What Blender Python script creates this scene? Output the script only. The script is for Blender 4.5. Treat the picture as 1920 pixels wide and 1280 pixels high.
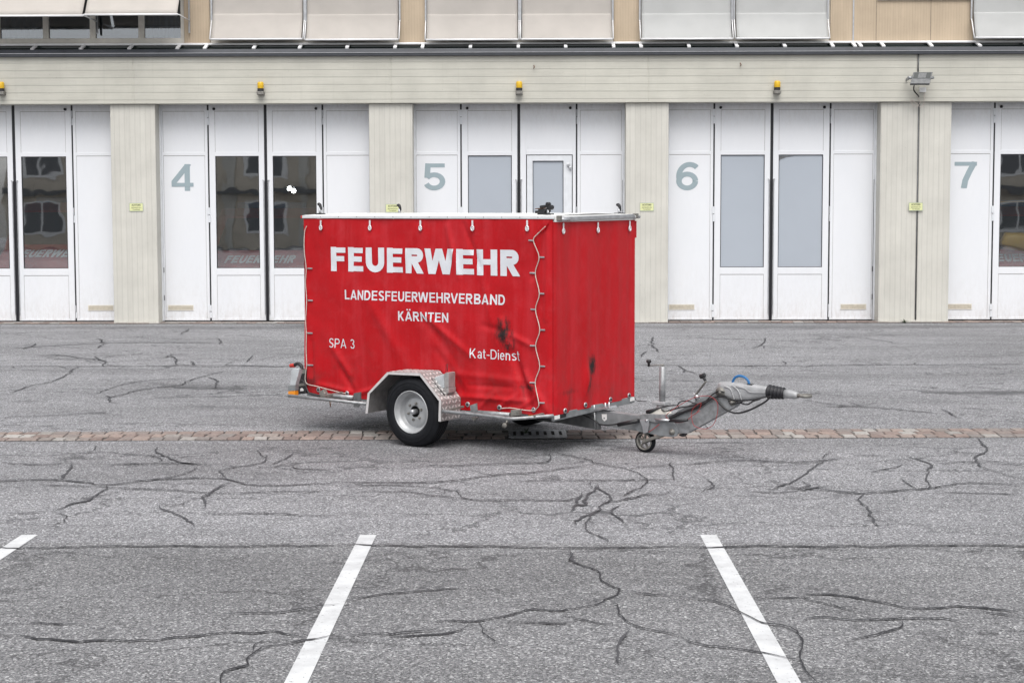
import bpy, bmesh, math, random
from mathutils import Vector, Matrix, noise
R = math.radians
random.seed(7)
SC = bpy.context.scene
for o in list(bpy.data.objects): bpy.data.objects.remove(o)
COL = SC.collection
# ------------------------------------------------------------------ camera
FPX, CH, YAW, PITCH, ROLL, SH = 2950., 2.2, .0107, R(4.12), -.0022, 40.
fw = Vector((-math.sin(YAW)*math.cos(PITCH), math.cos(YAW)*math.cos(PITCH), -math.sin(PITCH)))
r0 = Vector((math.cos(YAW), math.sin(YAW), 0)); u0 = r0.cross(fw)
rt = r0*math.cos(ROLL)+u0*math.sin(ROLL); up = -r0*math.sin(ROLL)+u0*math.cos(ROLL)
CP = Vector((0, 0, CH))
cam = bpy.data.cameras.new('camera'); camo = bpy.data.objects.new('camera', cam); COL.objects.link(camo)
cam.sensor_width = 36; cam.lens = FPX/1920*36; cam.shift_y = -SH/1920; cam.clip_end = 2000
m = Matrix.Identity(4)
for i in range(3): m[i][0] = rt[i]; m[i][1] = up[i]; m[i][2] = -fw[i]; m[i][3] = CP[i]
camo.matrix_world = m; SC.camera = camo
# ------------------------------------------------------------------ sky, sun, exposure
SUN_EL, SUN_AZ = R(60), R(176)
w = bpy.data.worlds.new('World'); SC.world = w; w.use_nodes = True
nt = w.node_tree; bg = nt.nodes['Background']
sky = nt.nodes.new('ShaderNodeTexSky'); sky.sky_type = 'NISHITA'; sky.sun_disc = False
sky.sun_elevation = SUN_EL; sky.sun_rotation = SUN_AZ; sky.dust_density = 3; sky.air_density = 1.0
hs = nt.nodes.new('ShaderNodeHueSaturation'); hs.inputs['Saturation'].default_value = .16
nt.links.new(sky.outputs[0], hs.inputs['Color']); nt.links.new(hs.outputs[0], bg.inputs[0])
bg.inputs[1].default_value = .12
sl = bpy.data.lights.new('sun', 'SUN'); so = bpy.data.objects.new('sun', sl); COL.objects.link(so)
sl.energy = 1.5; sl.angle = R(50); sl.color = (1, .97, .93)
# direction: sun_rotation measured from +Y towards +X
sd = Vector((math.sin(SUN_AZ)*math.cos(SUN_EL), math.cos(SUN_AZ)*math.cos(SUN_EL), math.sin(SUN_EL)))
so.rotation_euler = sd.to_track_quat('Z', 'Y').to_euler(); so.location = sd*50
SC.view_settings.view_transform = 'Standard'; SC.view_settings.look = 'None'
SC.view_settings.gamma = 1; SC.view_settings.exposure = .78
SC.render.engine = 'CYCLES'; SC.cycles.max_bounces = 8; SC.cycles.transparent_max_bounces = 12
SC.cycles.use_denoising = True; SC.cycles.denoising_input_passes = 'RGB_ALBEDO_NORMAL'

# ------------------------------------------------------------------ pixel -> world helpers (photograph pixels, 1920 x 1280)
def ray(px, py): return fw + rt*((px-960)/FPX) + up*((640-(py+SH))/FPX)
def G(px, py, z=0.):
    d = ray(px, py); return CP + d*((z-CH)/d.z)
def B(px, py, Y):
    d = ray(px, py); return CP + d*(Y/d.y)
# trailer frame: X forward (u), Y to the far side (v), Z up
TA = Vector((.81562198, -.57858516, 0)).normalized(); TN = Vector((-TA.y, TA.x, 0))
TO = G(772, 838); TO.z = 0
def S(px, py, v):                       # point on the trailer-local plane v = const
    d = ray(px, py); p0 = TO+TN*v; p = CP + d*((p0-CP).dot(TN)/d.dot(TN)) - TO
    return Vector((p.dot(TA), v, p.z))
def FU(px, py, u):                      # point on the trailer-local plane u = const
    d = ray(px, py); p0 = TO+TA*u; p = CP + d*((p0-CP).dot(TA)/d.dot(TA)) - TO
    return Vector((u, p.dot(TN), p.z))

# ------------------------------------------------------------------ materials
MATS = {}
def mat(name, col, rough=.6, metal=0., var=0., vs=4., bump=0., bs=60., spec=.5, col2=None, stretch=None, vdet=6):
    if name in MATS: return MATS[name]
    m = bpy.data.materials.new(name); m.use_nodes = True; MATS[name] = m
    n, l = m.node_tree.nodes, m.node_tree.links; b = n['Principled BSDF']
    b.inputs['Base Color'].default_value = (*col, 1); b.inputs['Roughness'].default_value = rough
    b.inputs['Metallic'].default_value = metal; b.inputs['Specular IOR Level'].default_value = spec
    tc = n.new('ShaderNodeTexCoord'); mp = n.new('ShaderNodeMapping'); l.new(tc.outputs['Object'], mp.inputs[0])
    if stretch: mp.inputs['Scale'].default_value = stretch
    if var:
        t = n.new('ShaderNodeTexNoise'); t.inputs['Scale'].default_value = vs; t.inputs['Detail'].default_value = vdet
        l.new(mp.outputs[0], t.inputs[0])
        cr = n.new('ShaderNodeValToRGB'); cr.color_ramp.elements[0].position = .3; cr.color_ramp.elements[1].position = .7
        c2 = col2 or tuple(c*(1-var) for c in col)
        cr.color_ramp.elements[0].color = (*c2, 1); cr.color_ramp.elements[1].color = (*col, 1)
        l.new(t.outputs[0], cr.inputs[0]); l.new(cr.outputs[0], b.inputs['Base Color'])
    if bump:
        t = n.new('ShaderNodeTexNoise'); t.inputs['Scale'].default_value = bs; t.inputs['Detail'].default_value = 4
        l.new(mp.outputs[0], t.inputs[0])
        bp = n.new('ShaderNodeBump'); bp.inputs['Strength'].default_value = bump; bp.inputs['Distance'].default_value = .01
        l.new(t.outputs[0], bp.inputs['Height']); l.new(bp.outputs[0], b.inputs['Normal'])
    return m
class NT:                                # tiny node helper
    def __init__(s, m): s.m = m; s.n = m.node_tree.nodes; s.l = m.node_tree.links; s.b = s.n['Principled BSDF']; s.tc = s.n.new('ShaderNodeTexCoord')
    def math(s, op, a, b=None, c=None):
        x = s.n.new('ShaderNodeMath'); x.operation = op
        for i, v in enumerate((a, b, c)):
            if v is None: continue
            if isinstance(v, (int, float)): x.inputs[i].default_value = v
            else: s.l.new(v, x.inputs[i])
        return x.outputs[0]
    def mapping(s, scale=(1, 1, 1), loc=(0, 0, 0)):
        x = s.n.new('ShaderNodeMapping'); x.inputs['Scale'].default_value = scale; x.inputs['Location'].default_value = loc
        s.l.new(s.tc.outputs['Object'], x.inputs[0]); return x.outputs[0]
    def noise(s, vec, scale, detail=4, rough=.5):
        x = s.n.new('ShaderNodeTexNoise'); x.inputs['Scale'].default_value = scale; x.inputs['Detail'].default_value = detail
        x.inputs['Roughness'].default_value = rough; s.l.new(vec, x.inputs[0]); return x.outputs[0]
    def vor(s, vec, scale, out='Color', feat='F1'):
        x = s.n.new('ShaderNodeTexVoronoi'); x.inputs['Scale'].default_value = scale; x.feature = feat
        s.l.new(vec, x.inputs[0]); return x.outputs[out]
    def ramp(s, fac, stops):
        x = s.n.new('ShaderNodeValToRGB'); e = x.color_ramp.elements
        while len(e) < len(stops): e.new(.5)
        for k, (p, c) in enumerate(stops): e[k].position = p; e[k].color = (*c, 1) if hasattr(c, '__len__') else (c, c, c, 1)
        s.l.new(fac, x.inputs[0]); return x.outputs[0]
    def mix(s, fac, a, b, mode='MIX'):
        x = s.n.new('ShaderNodeMix'); x.data_type = 'RGBA'; x.blend_type = mode
        for i, v in ((0, fac), (6, a), (7, b)):
            if isinstance(v, (int, float)): x.inputs[i].default_value = v
            elif isinstance(v, tuple): x.inputs[i].default_value = (*v, 1)
            else: s.l.new(v, x.inputs[i])
        return x.outputs[2]
    def bump(s, h, strength, dist=.01):
        x = s.n.new('ShaderNodeBump'); x.inputs['Strength'].default_value = strength; x.inputs['Distance'].default_value = dist
        s.l.new(h, x.inputs['Height']); s.l.new(x.outputs[0], s.b.inputs['Normal'])
    def sep(s, vec):
        x = s.n.new('ShaderNodeSeparateXYZ'); s.l.new(vec, x.inputs[0]); return x.outputs
def newmat(name, rough=.7, spec=.5):
    m = bpy.data.materials.new(name); m.use_nodes = True; MATS[name] = m; t = NT(m)
    t.b.inputs['Roughness'].default_value = rough; t.b.inputs['Specular IOR Level'].default_value = spec; return t

# asphalt
t = newmat('asphalt', .9, .25); v = t.mapping()
st = t.vor(v, 98.); st = t.sep(st)[0]
st2 = t.sep(t.vor(t.mapping((1, 1, 1), (3, 7, 0)), 170.))[1]
agg = t.ramp(st, [(0, (.045, .045, .050)), (.3, (.110, .110, .117)), (.62, (.190, .191, .201)), (.88, (.30, .30, .31)), (1, (.62, .62, .62))])
agg = t.mix(.30, agg, t.ramp(st2, [(0, .04), (.55, .185), (1, .5)]))
big = t.noise(t.mapping((.35, 1.1, 1)), .55, 5, .55)
agg = t.mix(1., agg, t.ramp(big, [(.3, .74), (.52, 1.0), (.7, 1.12)]), 'MULTIPLY')
mid = t.noise(t.mapping((.8, 1.6, 1), (5, 2, 0)), 3.2, 7, .65)
agg = t.mix(1., agg, t.ramp(mid, [(.3, .88), (.7, 1.1)]), 'MULTIPLY')
# hairline cracks in patches
wn = t.n.new('ShaderNodeTexNoise'); wn.inputs['Scale'].default_value = 1.6; wn.inputs['Detail'].default_value = 6; wn.inputs['Roughness'].default_value = .65; t.l.new(t.mapping(), wn.inputs[0])
wv = t.n.new('ShaderNodeVectorMath'); wv.operation = 'MULTIPLY_ADD'; wv.inputs[1].default_value = (.9, .9, 0); t.l.new(wn.outputs['Color'], wv.inputs[0]); t.l.new(t.mapping((.42, 1.0, 1)), wv.inputs[2])
hl = t.vor(wv.outputs[0], 1.15, 'Distance', 'DISTANCE_TO_EDGE'); hm = t.noise(t.mapping((.5, 1, 1), (11, 4, 0)), .55, 2)
hf = t.math('MULTIPLY', t.ramp(hl, [(.006, 1), (.018, 0)]), t.ramp(hm, [(.40, 0), (.52, 1)]))
agg = t.mix(t.math('MULTIPLY', hf, .7), agg, (.045, .045, .048))
# old oil drips and worn spots
sp = t.noise(t.mapping((1, 1, 1), (21, 9, 0)), 1.9, 7, .7)
agg = t.mix(t.ramp(sp, [(.63, 0), (.76, .5)]), agg, (.06, .06, .062))
# wavy darker band along the foot of the building
yy = t.sep(t.mapping())[1]
# mostly lens vignette: tone painted darker before the joint, lighter beyond
vignette_step = t.math('GREATER_THAN', t.math('ADD', yy, t.math('MULTIPLY', t.sep(t.mapping())[0], .004)), 10.2)
agg = t.mix(1., agg, t.mix(vignette_step, (.94, .94, .945), (1.12, 1.12, 1.14)), 'MULTIPLY')
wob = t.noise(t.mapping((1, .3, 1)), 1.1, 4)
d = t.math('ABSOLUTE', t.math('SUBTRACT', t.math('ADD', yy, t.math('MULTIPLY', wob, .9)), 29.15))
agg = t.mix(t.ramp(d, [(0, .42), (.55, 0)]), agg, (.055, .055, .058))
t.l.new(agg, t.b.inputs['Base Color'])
t.bump(t.math('ADD', st, t.math('MULTIPLY', st2, .5)), .5, .004)
# cracks: dark bitumen broken up by aggregate
def crackmat(name, col, thr):
    t = newmat(name, .8, .3)
    t.b.inputs['Base Color'].default_value = (*col, 1)
    nz = t.noise(t.mapping(), 55., 5, .7)
    a = t.ramp(nz, [(thr-.05, 0), (thr+.05, 1)])
    t.l.new(a, t.b.inputs['Alpha']); return t.m
crackmat('crack_dark', (.032, .032, .036), .33); crackmat('crack_filler', (.066, .066, .072), .32)
# road paint
t = newmat('road_paint', .75, .3)
nz = t.noise(t.mapping(), 42., 6, .7); n2 = t.noise(t.mapping(), 5., 7, .7)
t.l.new(t.mix(t.ramp(n2, [(.35, 0), (.65, 1)]), (.46, .465, .475), (.60, .61, .62)), t.b.inputs['Base Color'])
t.l.new(t.ramp(nz, [(.32, 0), (.38, 1)]), t.b.inputs['Alpha'])
t.bump(t.sep(t.vor(t.mapping(), 120.))[0], .3, .003)
# setts
t = newmat('setts', .85, .3)
gi = t.n.new('ShaderNodeNewGeometry')
c = t.ramp(gi.outputs['Random Per Island'], [(0, (.20, .155, .14)), (.25, (.26, .205, .185)), (.5, (.22, .20, .19)), (.72, (.31, .24, .21)), (.9, (.28, .265, .25)), (1, (.40, .38, .36))])
nz = t.noise(t.mapping(), 30., 5, .7)
t.l.new(t.mix(1., c, t.ramp(nz, [(.3, .65), (.7, 1.15)]), 'MULTIPLY'), t.b.inputs['Base Color']); t.bump(nz, .5, .006)
mat('mortar', (.075, .068, .062), .95, var=.4, vs=40)
# board-marked concrete, horizontal boards
def concrete(name, col, axis, period, rnd):
    t = newmat(name, .85, .25)
    s = t.sep(t.mapping())[axis]
    w_ = t.noise(t.mapping((.5, .5, .5)), 1.2, 2)
    ph = t.math('DIVIDE', t.math('ADD', s, t.math('MULTIPLY', w_, .012)), period)
    fr = t.math('ABSOLUTE', t.math('SUBTRACT', t.math('FRACT', ph), .5))
    line = t.ramp(fr, [(0, 1), (.055 if axis == 2 else .06, 1), (.09 if axis == 2 else .10, 0)])
    board = t.n.new('ShaderNodeTexWhiteNoise'); board.noise_dimensions = '1D'; t.l.new(t.math('FLOOR', t.math('SUBTRACT', ph, .5)), board.inputs['W'])
    base = t.ramp(board.outputs['Value'], [(0, tuple(c*.955 for c in col)), (1, col)])
    sc = (.25, 1, 6) if axis == 2 else (6, 1, .25)
    gr = t.noise(t.mapping(sc), 9., 6, .65)
    base = t.mix(1., base, t.ramp(gr, [(.3, .95), (.7, 1.03)]), 'MULTIPLY')
    bl = t.noise(t.mapping((1, 1, 1), (3, 3, 3)), 1.5, 6, .6)
    base = t.mix(1., base, t.ramp(bl, [(.3, .88), (.7, 1.04)]), 'MULTIPLY')
    # rain streaks
    stn = t.noise(t.mapping((7, 7, .35), (9, 1, 0)), 2.2, 5, .6)
    base = t.mix(t.ramp(stn, [(.6, 0), (.82, .24)]), base, tuple(c*.6 for c in col))
    base = t.mix(t.math('MULTIPLY', line, .30 if axis == 2 else .14), base, tuple(c*.35 for c in col))
    pit = t.ramp(t.vor(t.mapping(), 9., 'Distance'), [(.03, 1), (.06, 0)])
    base = t.mix(t.math('MULTIPLY', pit, .5), base, tuple(c*.3 for c in col))
    t.l.new(base, t.b.inputs['Base Color'])
    t.bump(t.math('SUBTRACT', gr, t.math('MULTIPLY', line, .8)), .35, .006); return t.m
concrete('concrete_beam', (.525, .514, .458), 2, .138, 0)
concrete('concrete_pillar', (.582, .568, .52), 0, .098, 0)
concrete('ochre_panel', (.50, .405, .30), 0, .052, 0)
# painted door metal with grime
t = newmat('door_white', .4, .45)
n1 = t.noise(t.mapping((1, 1, .4)), 2.0, 6, .6); n2 = t.noise(t.mapping((3, 3, 1), (4, 0, 0)), 7., 6, .7)
base = t.ramp(n1, [(.25, (.685, .70, .73)), (.7, (.72, .73, .755))])
zz = t.sep(t.mapping())[2]
gr = t.math('MULTIPLY', t.ramp(n2, [(.42, 0), (.75, 1)]), t.ramp(t.math('DIVIDE', zz, 4.2), [(0, .9), (.10, .25), (.3, .05), (.86, .05), (1, .55)]))
base = t.mix(t.math('MULTIPLY', gr, .55), base, (.38, .34, .30))
t.l.new(base, t.b.inputs['Base Color'])
bn = t.noise(t.mapping((1, 1, .6)), 1.6, 2); t.bump(bn, .12, .02)
mat('door_trim', (.68, .70, .73), .4, var=.12, vs=6)
mat('rubber_black', (.018, .018, .022), .55, spec=.4)
mat('joint_shade', (.20, .17, .14), .9, var=.5, vs=20)
mat('number_grey', (.29, .36, .39), .5, var=.06, vs=8)
mat('vent_beige', (.52, .475, .39), .6, var=.25, vs=20)
mat('dark_metal', (.040, .044, .054), .5, 0, var=.3, vs=6)
mat('canopy_glass', (.045, .06, .06), .12, 0, var=.3, vs=4)
mat('white_metal', (.80, .80, .81), .45, var=.08, vs=8)
mat('frame_beige', (.70, .67, .61), .5, var=.12, vs=10)
mat('alu', (.55, .56, .58), .38, .75, var=.25, vs=14)
mat('alu_white', (.72, .73, .75), .4, .1, var=.12, vs=9)
mat('galv', (.36, .37, .38), .5, .55, var=.42, vs=22, bump=.15, bs=70, vdet=8)
mat('galv_dark', (.17, .175, .18), .6, .35, var=.4, vs=16)
mat('galv_grey', (.27, .285, .295), .55, .25, var=.35, vs=12, bump=.1, bs=50)
mat('steel_dirty', (.27, .26, .24), .6, .4, var=.5, vs=25)
mat('cast_alu', (.40, .405, .415), .5, .25, var=.25, vs=14, bump=.35, bs=55)
mat('chequer', (.42, .405, .40), .42, .35, var=.35, vs=18)
mat('chequer_hi', (.74, .715, .71), .38, .3, var=.2, vs=18)
mat('rim_silver', (.47, .48, .49), .42, .35, var=.22, vs=12)
mat('tyre', (.011, .012, .015), .7, spec=.22, var=.35, vs=18, bump=.1, bs=90)
mat('plastic_black', (.015, .015, .017), .5)
mat('plastic_blue', (.015, .13, .33), .35)
mat('cable_red', (.35, .03, .03), .5)
mat('cord_white', (.62, .55, .50), .7, var=.3, vs=60)
mat('amber', (.75, .27, .02), .3)
mat('red_lens', (.45, .03, .02), .25)
mat('yellow_lens', (.60, .37, .012), .3)
mat('white_plain', (.74, .74, .73), .5)
mat('sign_yellow', (.66, .68, .36), .5, var=.08, vs=20)
mat('sign_ink', (.12, .13, .09), .6)
mat('rust', (.17, .075, .035), .9, var=.4, vs=40)
mat('black_deep', (.004, .004, .004), .9)
mat('chock', (.50, .53, .55), .55, var=.3, vs=12)
mat('letter_white', (.68, .70, .74), .45, var=.07, vs=12)
mat('blind_fabric', (.44, .41, .38), .85, var=.12, vs=2.2, bump=.25, bs=220)
mat('blind_fabric_grey', (.43, .435, .43), .85, var=.12, vs=2.0, bump=.25, bs=220)
mat('curtain', (.50, .54, .54), .9, var=.2, vs=3); mat('dark_room', (.06, .06, .065), .9)
mat('garage_wall', (.30, .29, .27), .9, var=.25, vs=1.5)
mat('garage_floor', (.16, .155, .15), .6, var=.3, vs=2)
mat('truck_red', (.42, .02, .02), .3, var=.1, vs=3)
mat('wedge_wall', (.62, .56, .47), .9, var=.2, vs=1.2)
mat('weed', (.05, .085, .03), .7, var=.4, vs=30)
mat('grate', (.42, .43, .46), .5, .3, var=.3, vs=20)
mat('truck_glass', (.02, .025, .03), .08); mat('office_glass', (.13, .135, .14), .4); mat('lamp_lens', (.05, .055, .055), .45, spec=.3)
mat('frosted', (.39, .425, .475), .22, var=.05, vs=1.2)
# clear panes: see-through with a wavy reflection
def glass(name, refl, tint, wav=.02):
    m = bpy.data.materials.new(name); m.use_nodes = True; MATS[name] = m
    n, l = m.node_tree.nodes, m.node_tree.links; n.remove(n['Principled BSDF']); out = n['Material Output']
    tr = n.new('ShaderNodeBsdfTransparent'); tr.inputs[0].default_value = (*tint, 1)
    gl = n.new('ShaderNodeBsdfGlossy'); gl.inputs['Roughness'].default_value = .015; gl.inputs[0].default_value = (.95, .97, 1, 1)
    mx = n.new('ShaderNodeMixShader'); mx.inputs[0].default_value = refl
    tc = n.new('ShaderNodeTexCoord'); t2 = n.new('ShaderNodeTexNoise'); t2.inputs['Scale'].default_value = 2.3; t2.inputs['Detail'].default_value = 1
    l.new(tc.outputs['Object'], t2.inputs[0]); bp = n.new('ShaderNodeBump'); bp.inputs['Strength'].default_value = wav; bp.inputs['Distance'].default_value = .1
    l.new(t2.outputs[0], bp.inputs['Height']); l.new(bp.outputs[0], gl.inputs['Normal'])
    l.new(tr.outputs[0], mx.inputs[1]); l.new(gl.outputs[0], mx.inputs[2]); l.new(mx.outputs[0], out.inputs[0]); return m
glass('pane_glass', .33, (.88, .89, .88), .009)
glass('upper_glass', .20, (.58, .62, .66), .01)
t = newmat('added_lamp_glow'); t.b.inputs['Emission Color'].default_value = (1, .97, .92, 1); t.b.inputs['Emission Strength'].default_value = 60  # emission for the two added lamps behind the glass
# red tarpaulin with scuffs (trailer-local coordinates)
ST = S(947, 628, .28); ST2 = S(990, 726, .28); ST3 = FU(1110, 697, 1.383); ST4 = FU(1066, 735, 1.383); ST5 = S(583, 715, .28)
t = newmat('tarpaulin_red', .5, .24)
xyz = t.sep(t.mapping())
n1 = t.noise(t.mapping((1, 1, 1)), 1.6, 5, .55); n2 = t.noise(t.mapping((1, 1, 1), (2, 5, 1)), 9., 6, .65)
base = t.ramp(n1, [(.25, (.40, .0035, .007)), (.75, (.475, .007, .013))])
base = t.mix(t.math('MULTIPLY', t.ramp(n2, [(.5, 0), (.8, 1)]), .22), base, (.55, .07, .085))
dirt = t.noise(t.mapping((1, 1, 1), (8, 8, 8)), 5., 7, .7)
base = t.mix(t.math('MULTIPLY', t.ramp(dirt, [(.48, 0), (.7, 1)]), t.ramp(xyz[2], [(.40, .55), (.95, .12), (1.0, .12)])), base, (.20, .03, .03))
fade = t.noise(t.mapping((2.4, 2.4, .18), (4, 1, 6)), 2.6, 4, .6)
base = t.mix(t.ramp(fade, [(.5, 0), (.75, .35)]), base, (.56, .055, .07))
scr = t.noise(t.mapping((2, 2, 14), (1, 1, 1)), 6., 6, .7)
base = t.mix(t.math('MULTIPLY', t.ramp(scr, [(.66, 0), (.74, 1)]), .18), base, (.62, .14, .14))
def blob(ax, c, rx, rz, nzs, amt, sx=0.):
    global base
    dx = t.math('SUBTRACT', xyz[ax], c[ax]); dz = t.math('SUBTRACT', xyz[2], c.z)
    dx = t.math('ADD', dx, t.math('MULTIPLY', dz, sx))
    dx = t.math('DIVIDE', dx, rx); dz = t.math('DIVIDE', dz, rz)
    rr = t.math('SQRT', t.math('ADD', t.math('MULTIPLY', dx, dx), t.math('MULTIPLY', dz, dz)))
    nz = t.noise(t.mapping((1, 1, .45), (7, 3, 2)), nzs, 6, .75)
    f = t.ramp(t.math('ADD', rr, t.math('MULTIPLY', t.math('SUBTRACT', nz, .5), 3.2)), [(.25, amt), (.95, 0)])
    base = t.mix(f, base, (.022, .014, .014))
blob(0, ST, .11, .17, 22, 1., .15); blob(0, ST + Vector((-.06, 0, .02)), .14, .09, 16, .35)
blob(0, ST2, .12, .035, 24, .9); blob(0, ST2+Vector((-.06, 0, -.04)), .02, .10, 20, .4, .3); blob(0, ST5, .10, .07, 22, .6)
blob(1, ST3+Vector((0, .0, .05)), .085, .12, 22, 1., .1); blob(1, ST3+Vector((0, -.05, -.10)), .06, .09, 22, .85, -.5); blob(1, ST4, .16, .03, 22, .38, 0)
t.l.new(base, t.b.inputs['Base Color'])
t.l.new(t.ramp(n2, [(.3, .36), (.7, .55)]), t.b.inputs['Roughness'])
fine = t.noise(t.mapping((1, 1, 1)), 16., 5, .6); t.bump(fine, .18, .012)
MATS['diamond'] = MATS['chequer']

# ------------------------------------------------------------------ mesh helpers
SPLIT = {'hinge', 'side_seal', 'roller_stud', 'drive_rod', 'door_frame', 'handle_foot', 'wheel_bolt'}
class MB:
    def __init__(s): s.b = bmesh.new()
    def box(s, a, c):
        x0, y0, z0 = [min(a[i], c[i]) for i in range(3)]; x1, y1, z1 = [max(a[i], c[i]) for i in range(3)]
        v = [s.b.verts.new(p) for p in ((x0,y0,z0),(x1,y0,z0),(x1,y1,z0),(x0,y1,z0),(x0,y0,z1),(x1,y0,z1),(x1,y1,z1),(x0,y1,z1))]
        for f in ((3,2,1,0),(4,5,6,7),(0,1,5,4),(1,2,6,5),(2,3,7,6),(3,0,4,7)): s.b.faces.new([v[i] for i in f])
        return s
    def bar(s, p, q, w, h, upv=(0, 0, 1)):     # box beam from p to q
        p, q = Vector(p), Vector(q); d = (q-p).normalized(); x = d.cross(Vector(upv)).normalized(); z = x.cross(d)
        v = []
        for e in (p, q):
            for a, c in ((-1,-1),(1,-1),(1,1),(-1,1)): v.append(s.b.verts.new(e+x*a*w/2+z*c*h/2))
        for f in ((0,1,2,3),(7,6,5,4),(0,4,5,1),(1,5,6,2),(2,6,7,3),(3,7,4,0)): s.b.faces.new([v[i] for i in f])
        return s
    def prism(s, pts, off):
        off = Vector(off); a = [s.b.verts.new(Vector(p)) for p in pts]; c = [s.b.verts.new(Vector(p)+off) for p in pts]
        s.b.faces.new(a); s.b.faces.new(c[::-1]); n = len(a)
        for i in range(n): s.b.faces.new((a[i], c[i], c[(i+1) % n], a[(i+1) % n]))
        return s
    def tube(s, pts, r, n=10, cap=True):
        pts = [Vector(p) for p in pts]; rings = []; N = len(pts)
        rr = r if hasattr(r, '__len__') else [r]*N; x = None
        for i, p in enumerate(pts):
            d = (pts[min(i+1, N-1)]-pts[max(i-1, 0)]).normalized()
            if x is None: x = d.orthogonal().normalized()
            x = (x-d*x.dot(d)).normalized(); y = d.cross(x)
            rings.append([s.b.verts.new(p+(x*math.cos(2*math.pi*k/n)+y*math.sin(2*math.pi*k/n))*rr[i]) for k in range(n)])
        for i in range(N-1):
            for k in range(n): 
                f = s.b.faces.new((rings[i][k], rings[i][(k+1) % n], rings[i+1][(k+1) % n], rings[i+1][k])); f.smooth = True
        if cap: s.b.faces.new(rings[0][::-1]); s.b.faces.new(rings[-1])
        return s
    def lathe(s, prof, c, axis=(0, 1, 0), n=48, smooth=True, squash=1.):      # prof: (radius, along axis)
        ax = Vector(axis).normalized(); x = ax.orthogonal().normalized(); y = ax.cross(x); c = Vector(c); rings = []
        for r_, h in prof:
            if r_ < 1e-6: rings.append([s.b.verts.new(c+ax*h)])
            else: rings.append([s.b.verts.new(c+ax*h+(x*math.cos(2*math.pi*k/n)+y*math.sin(2*math.pi*k/n))*r_) for k in range(n)])
        for i in range(len(rings)-1):
            a, b_ = rings[i], rings[i+1]
            for k in range(n):
                if len(a) == 1 and len(b_) == 1: break
                if len(a) == 1: f = s.b.faces.new((a[0], b_[(k+1) % n], b_[k]))
                elif len(b_) == 1: f = s.b.faces.new((a[k], a[(k+1) % n], b_[0]))
                else: f = s.b.faces.new((a[k], a[(k+1) % n], b_[(k+1) % n], b_[k]))
                f.smooth = smooth
        return s
    def loft(s, secs, n=16, pw=2.6):            # secs: (centre, half_h vector, half_w vector)
        rings = []
        for c, hv, wv in secs:
            c, hv, wv = Vector(c), Vector(hv), Vector(wv); ring = []
            for k in range(n):
                a = 2*math.pi*k/n; ca, sa = math.cos(a), math.sin(a)
                ring.append(s.b.verts.new(c+wv*(math.copysign(abs(ca)**(2/pw), ca))+hv*(math.copysign(abs(sa)**(2/pw), sa))))
            rings.append(ring)
        for i in range(len(rings)-1):
            for k in range(n):
                f = s.b.faces.new((rings[i][k], rings[i][(k+1) % n], rings[i+1][(k+1) % n], rings[i+1][k])); f.smooth = True
        s.b.faces.new(rings[0][::-1]); s.b.faces.new(rings[-1]); return s
    def quad(s, a, b_, c, d): s.b.faces.new([s.b.verts.new(Vector(p)) for p in (a, b_, c, d)]); return s
    def grid(s, fn, nu, nv, smooth=True):
        g = [[s.b.verts.new(fn(i/nu, j/nv)) for j in range(nv+1)] for i in range(nu+1)]
        for i in range(nu):
            for j in range(nv): f = s.b.faces.new((g[i][j], g[i+1][j], g[i+1][j+1], g[i][j+1])); f.smooth = smooth
        return s
    def build(s, name, m, parent=None, bev=0., segs=2, solid=0., recalc=True):
        if name in SPLIT:
            b = s.b; b.verts.ensure_lookup_table(); seen = set(); isl = []
            for v0 in b.verts:
                if v0 in seen: continue
                st = [v0]; seen.add(v0); cur = []
                while st:
                    v = st.pop(); cur.append(v)
                    for e in v.link_edges:
                        w_ = e.other_vert(v)
                        if w_ not in seen: seen.add(w_); st.append(w_)
                isl.append(cur)
            if len(isl) > 1:
                o = None
                for cur in isl:
                    nb = bmesh.new(); mp = {v: nb.verts.new(v.co) for v in cur}
                    for f in {f for v in cur for f in v.link_faces}:
                        g = nb.faces.new([mp[v] for v in f.verts]); g.smooth = f.smooth
                    q = MB(); q.b.free(); q.b = nb; o = MB.build(q, '#'+name, m, parent, bev, segs, solid)
                b.free(); return o
        name = name.lstrip('#')
        if recalc: bmesh.ops.recalc_face_normals(s.b, faces=s.b.faces)
        me = bpy.data.meshes.new(name); s.b.to_mesh(me); s.b.free()
        o = bpy.data.objects.new(name, me); COL.objects.link(o); me.materials.append(MATS[m] if isinstance(m, str) else m)
        if parent: o.parent = parent
        if solid: md = o.modifiers.new('solid', 'SOLIDIFY'); md.thickness = solid
        if bev:
            md = o.modifiers.new('bevel', 'BEVEL'); md.width = bev; md.segments = segs; md.limit_method = 'ANGLE'; md.angle_limit = R(40)
        return o
def root(name, loc=(0, 0, 0), rz=0.):
    o = bpy.data.objects.new(name, None); COL.objects.link(o); o.location = loc; o.rotation_euler = (0, 0, rz); o.empty_display_size = .2; return o
def tag(o, label, cat, group=None):
    o['label'] = label; o['category'] = cat
    if group: o['group'] = group
    return o
def struct(o): o['kind'] = 'structure'; return o
def copy_tree(o, parent=None):
    c = o.copy(); COL.objects.link(c); c.parent = parent
    for ch in [x for x in bpy.data.objects if x.parent == o]: copy_tree(ch, c)
    return c
def lerp(a, b_, f): return a+(b_-a)*f
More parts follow.
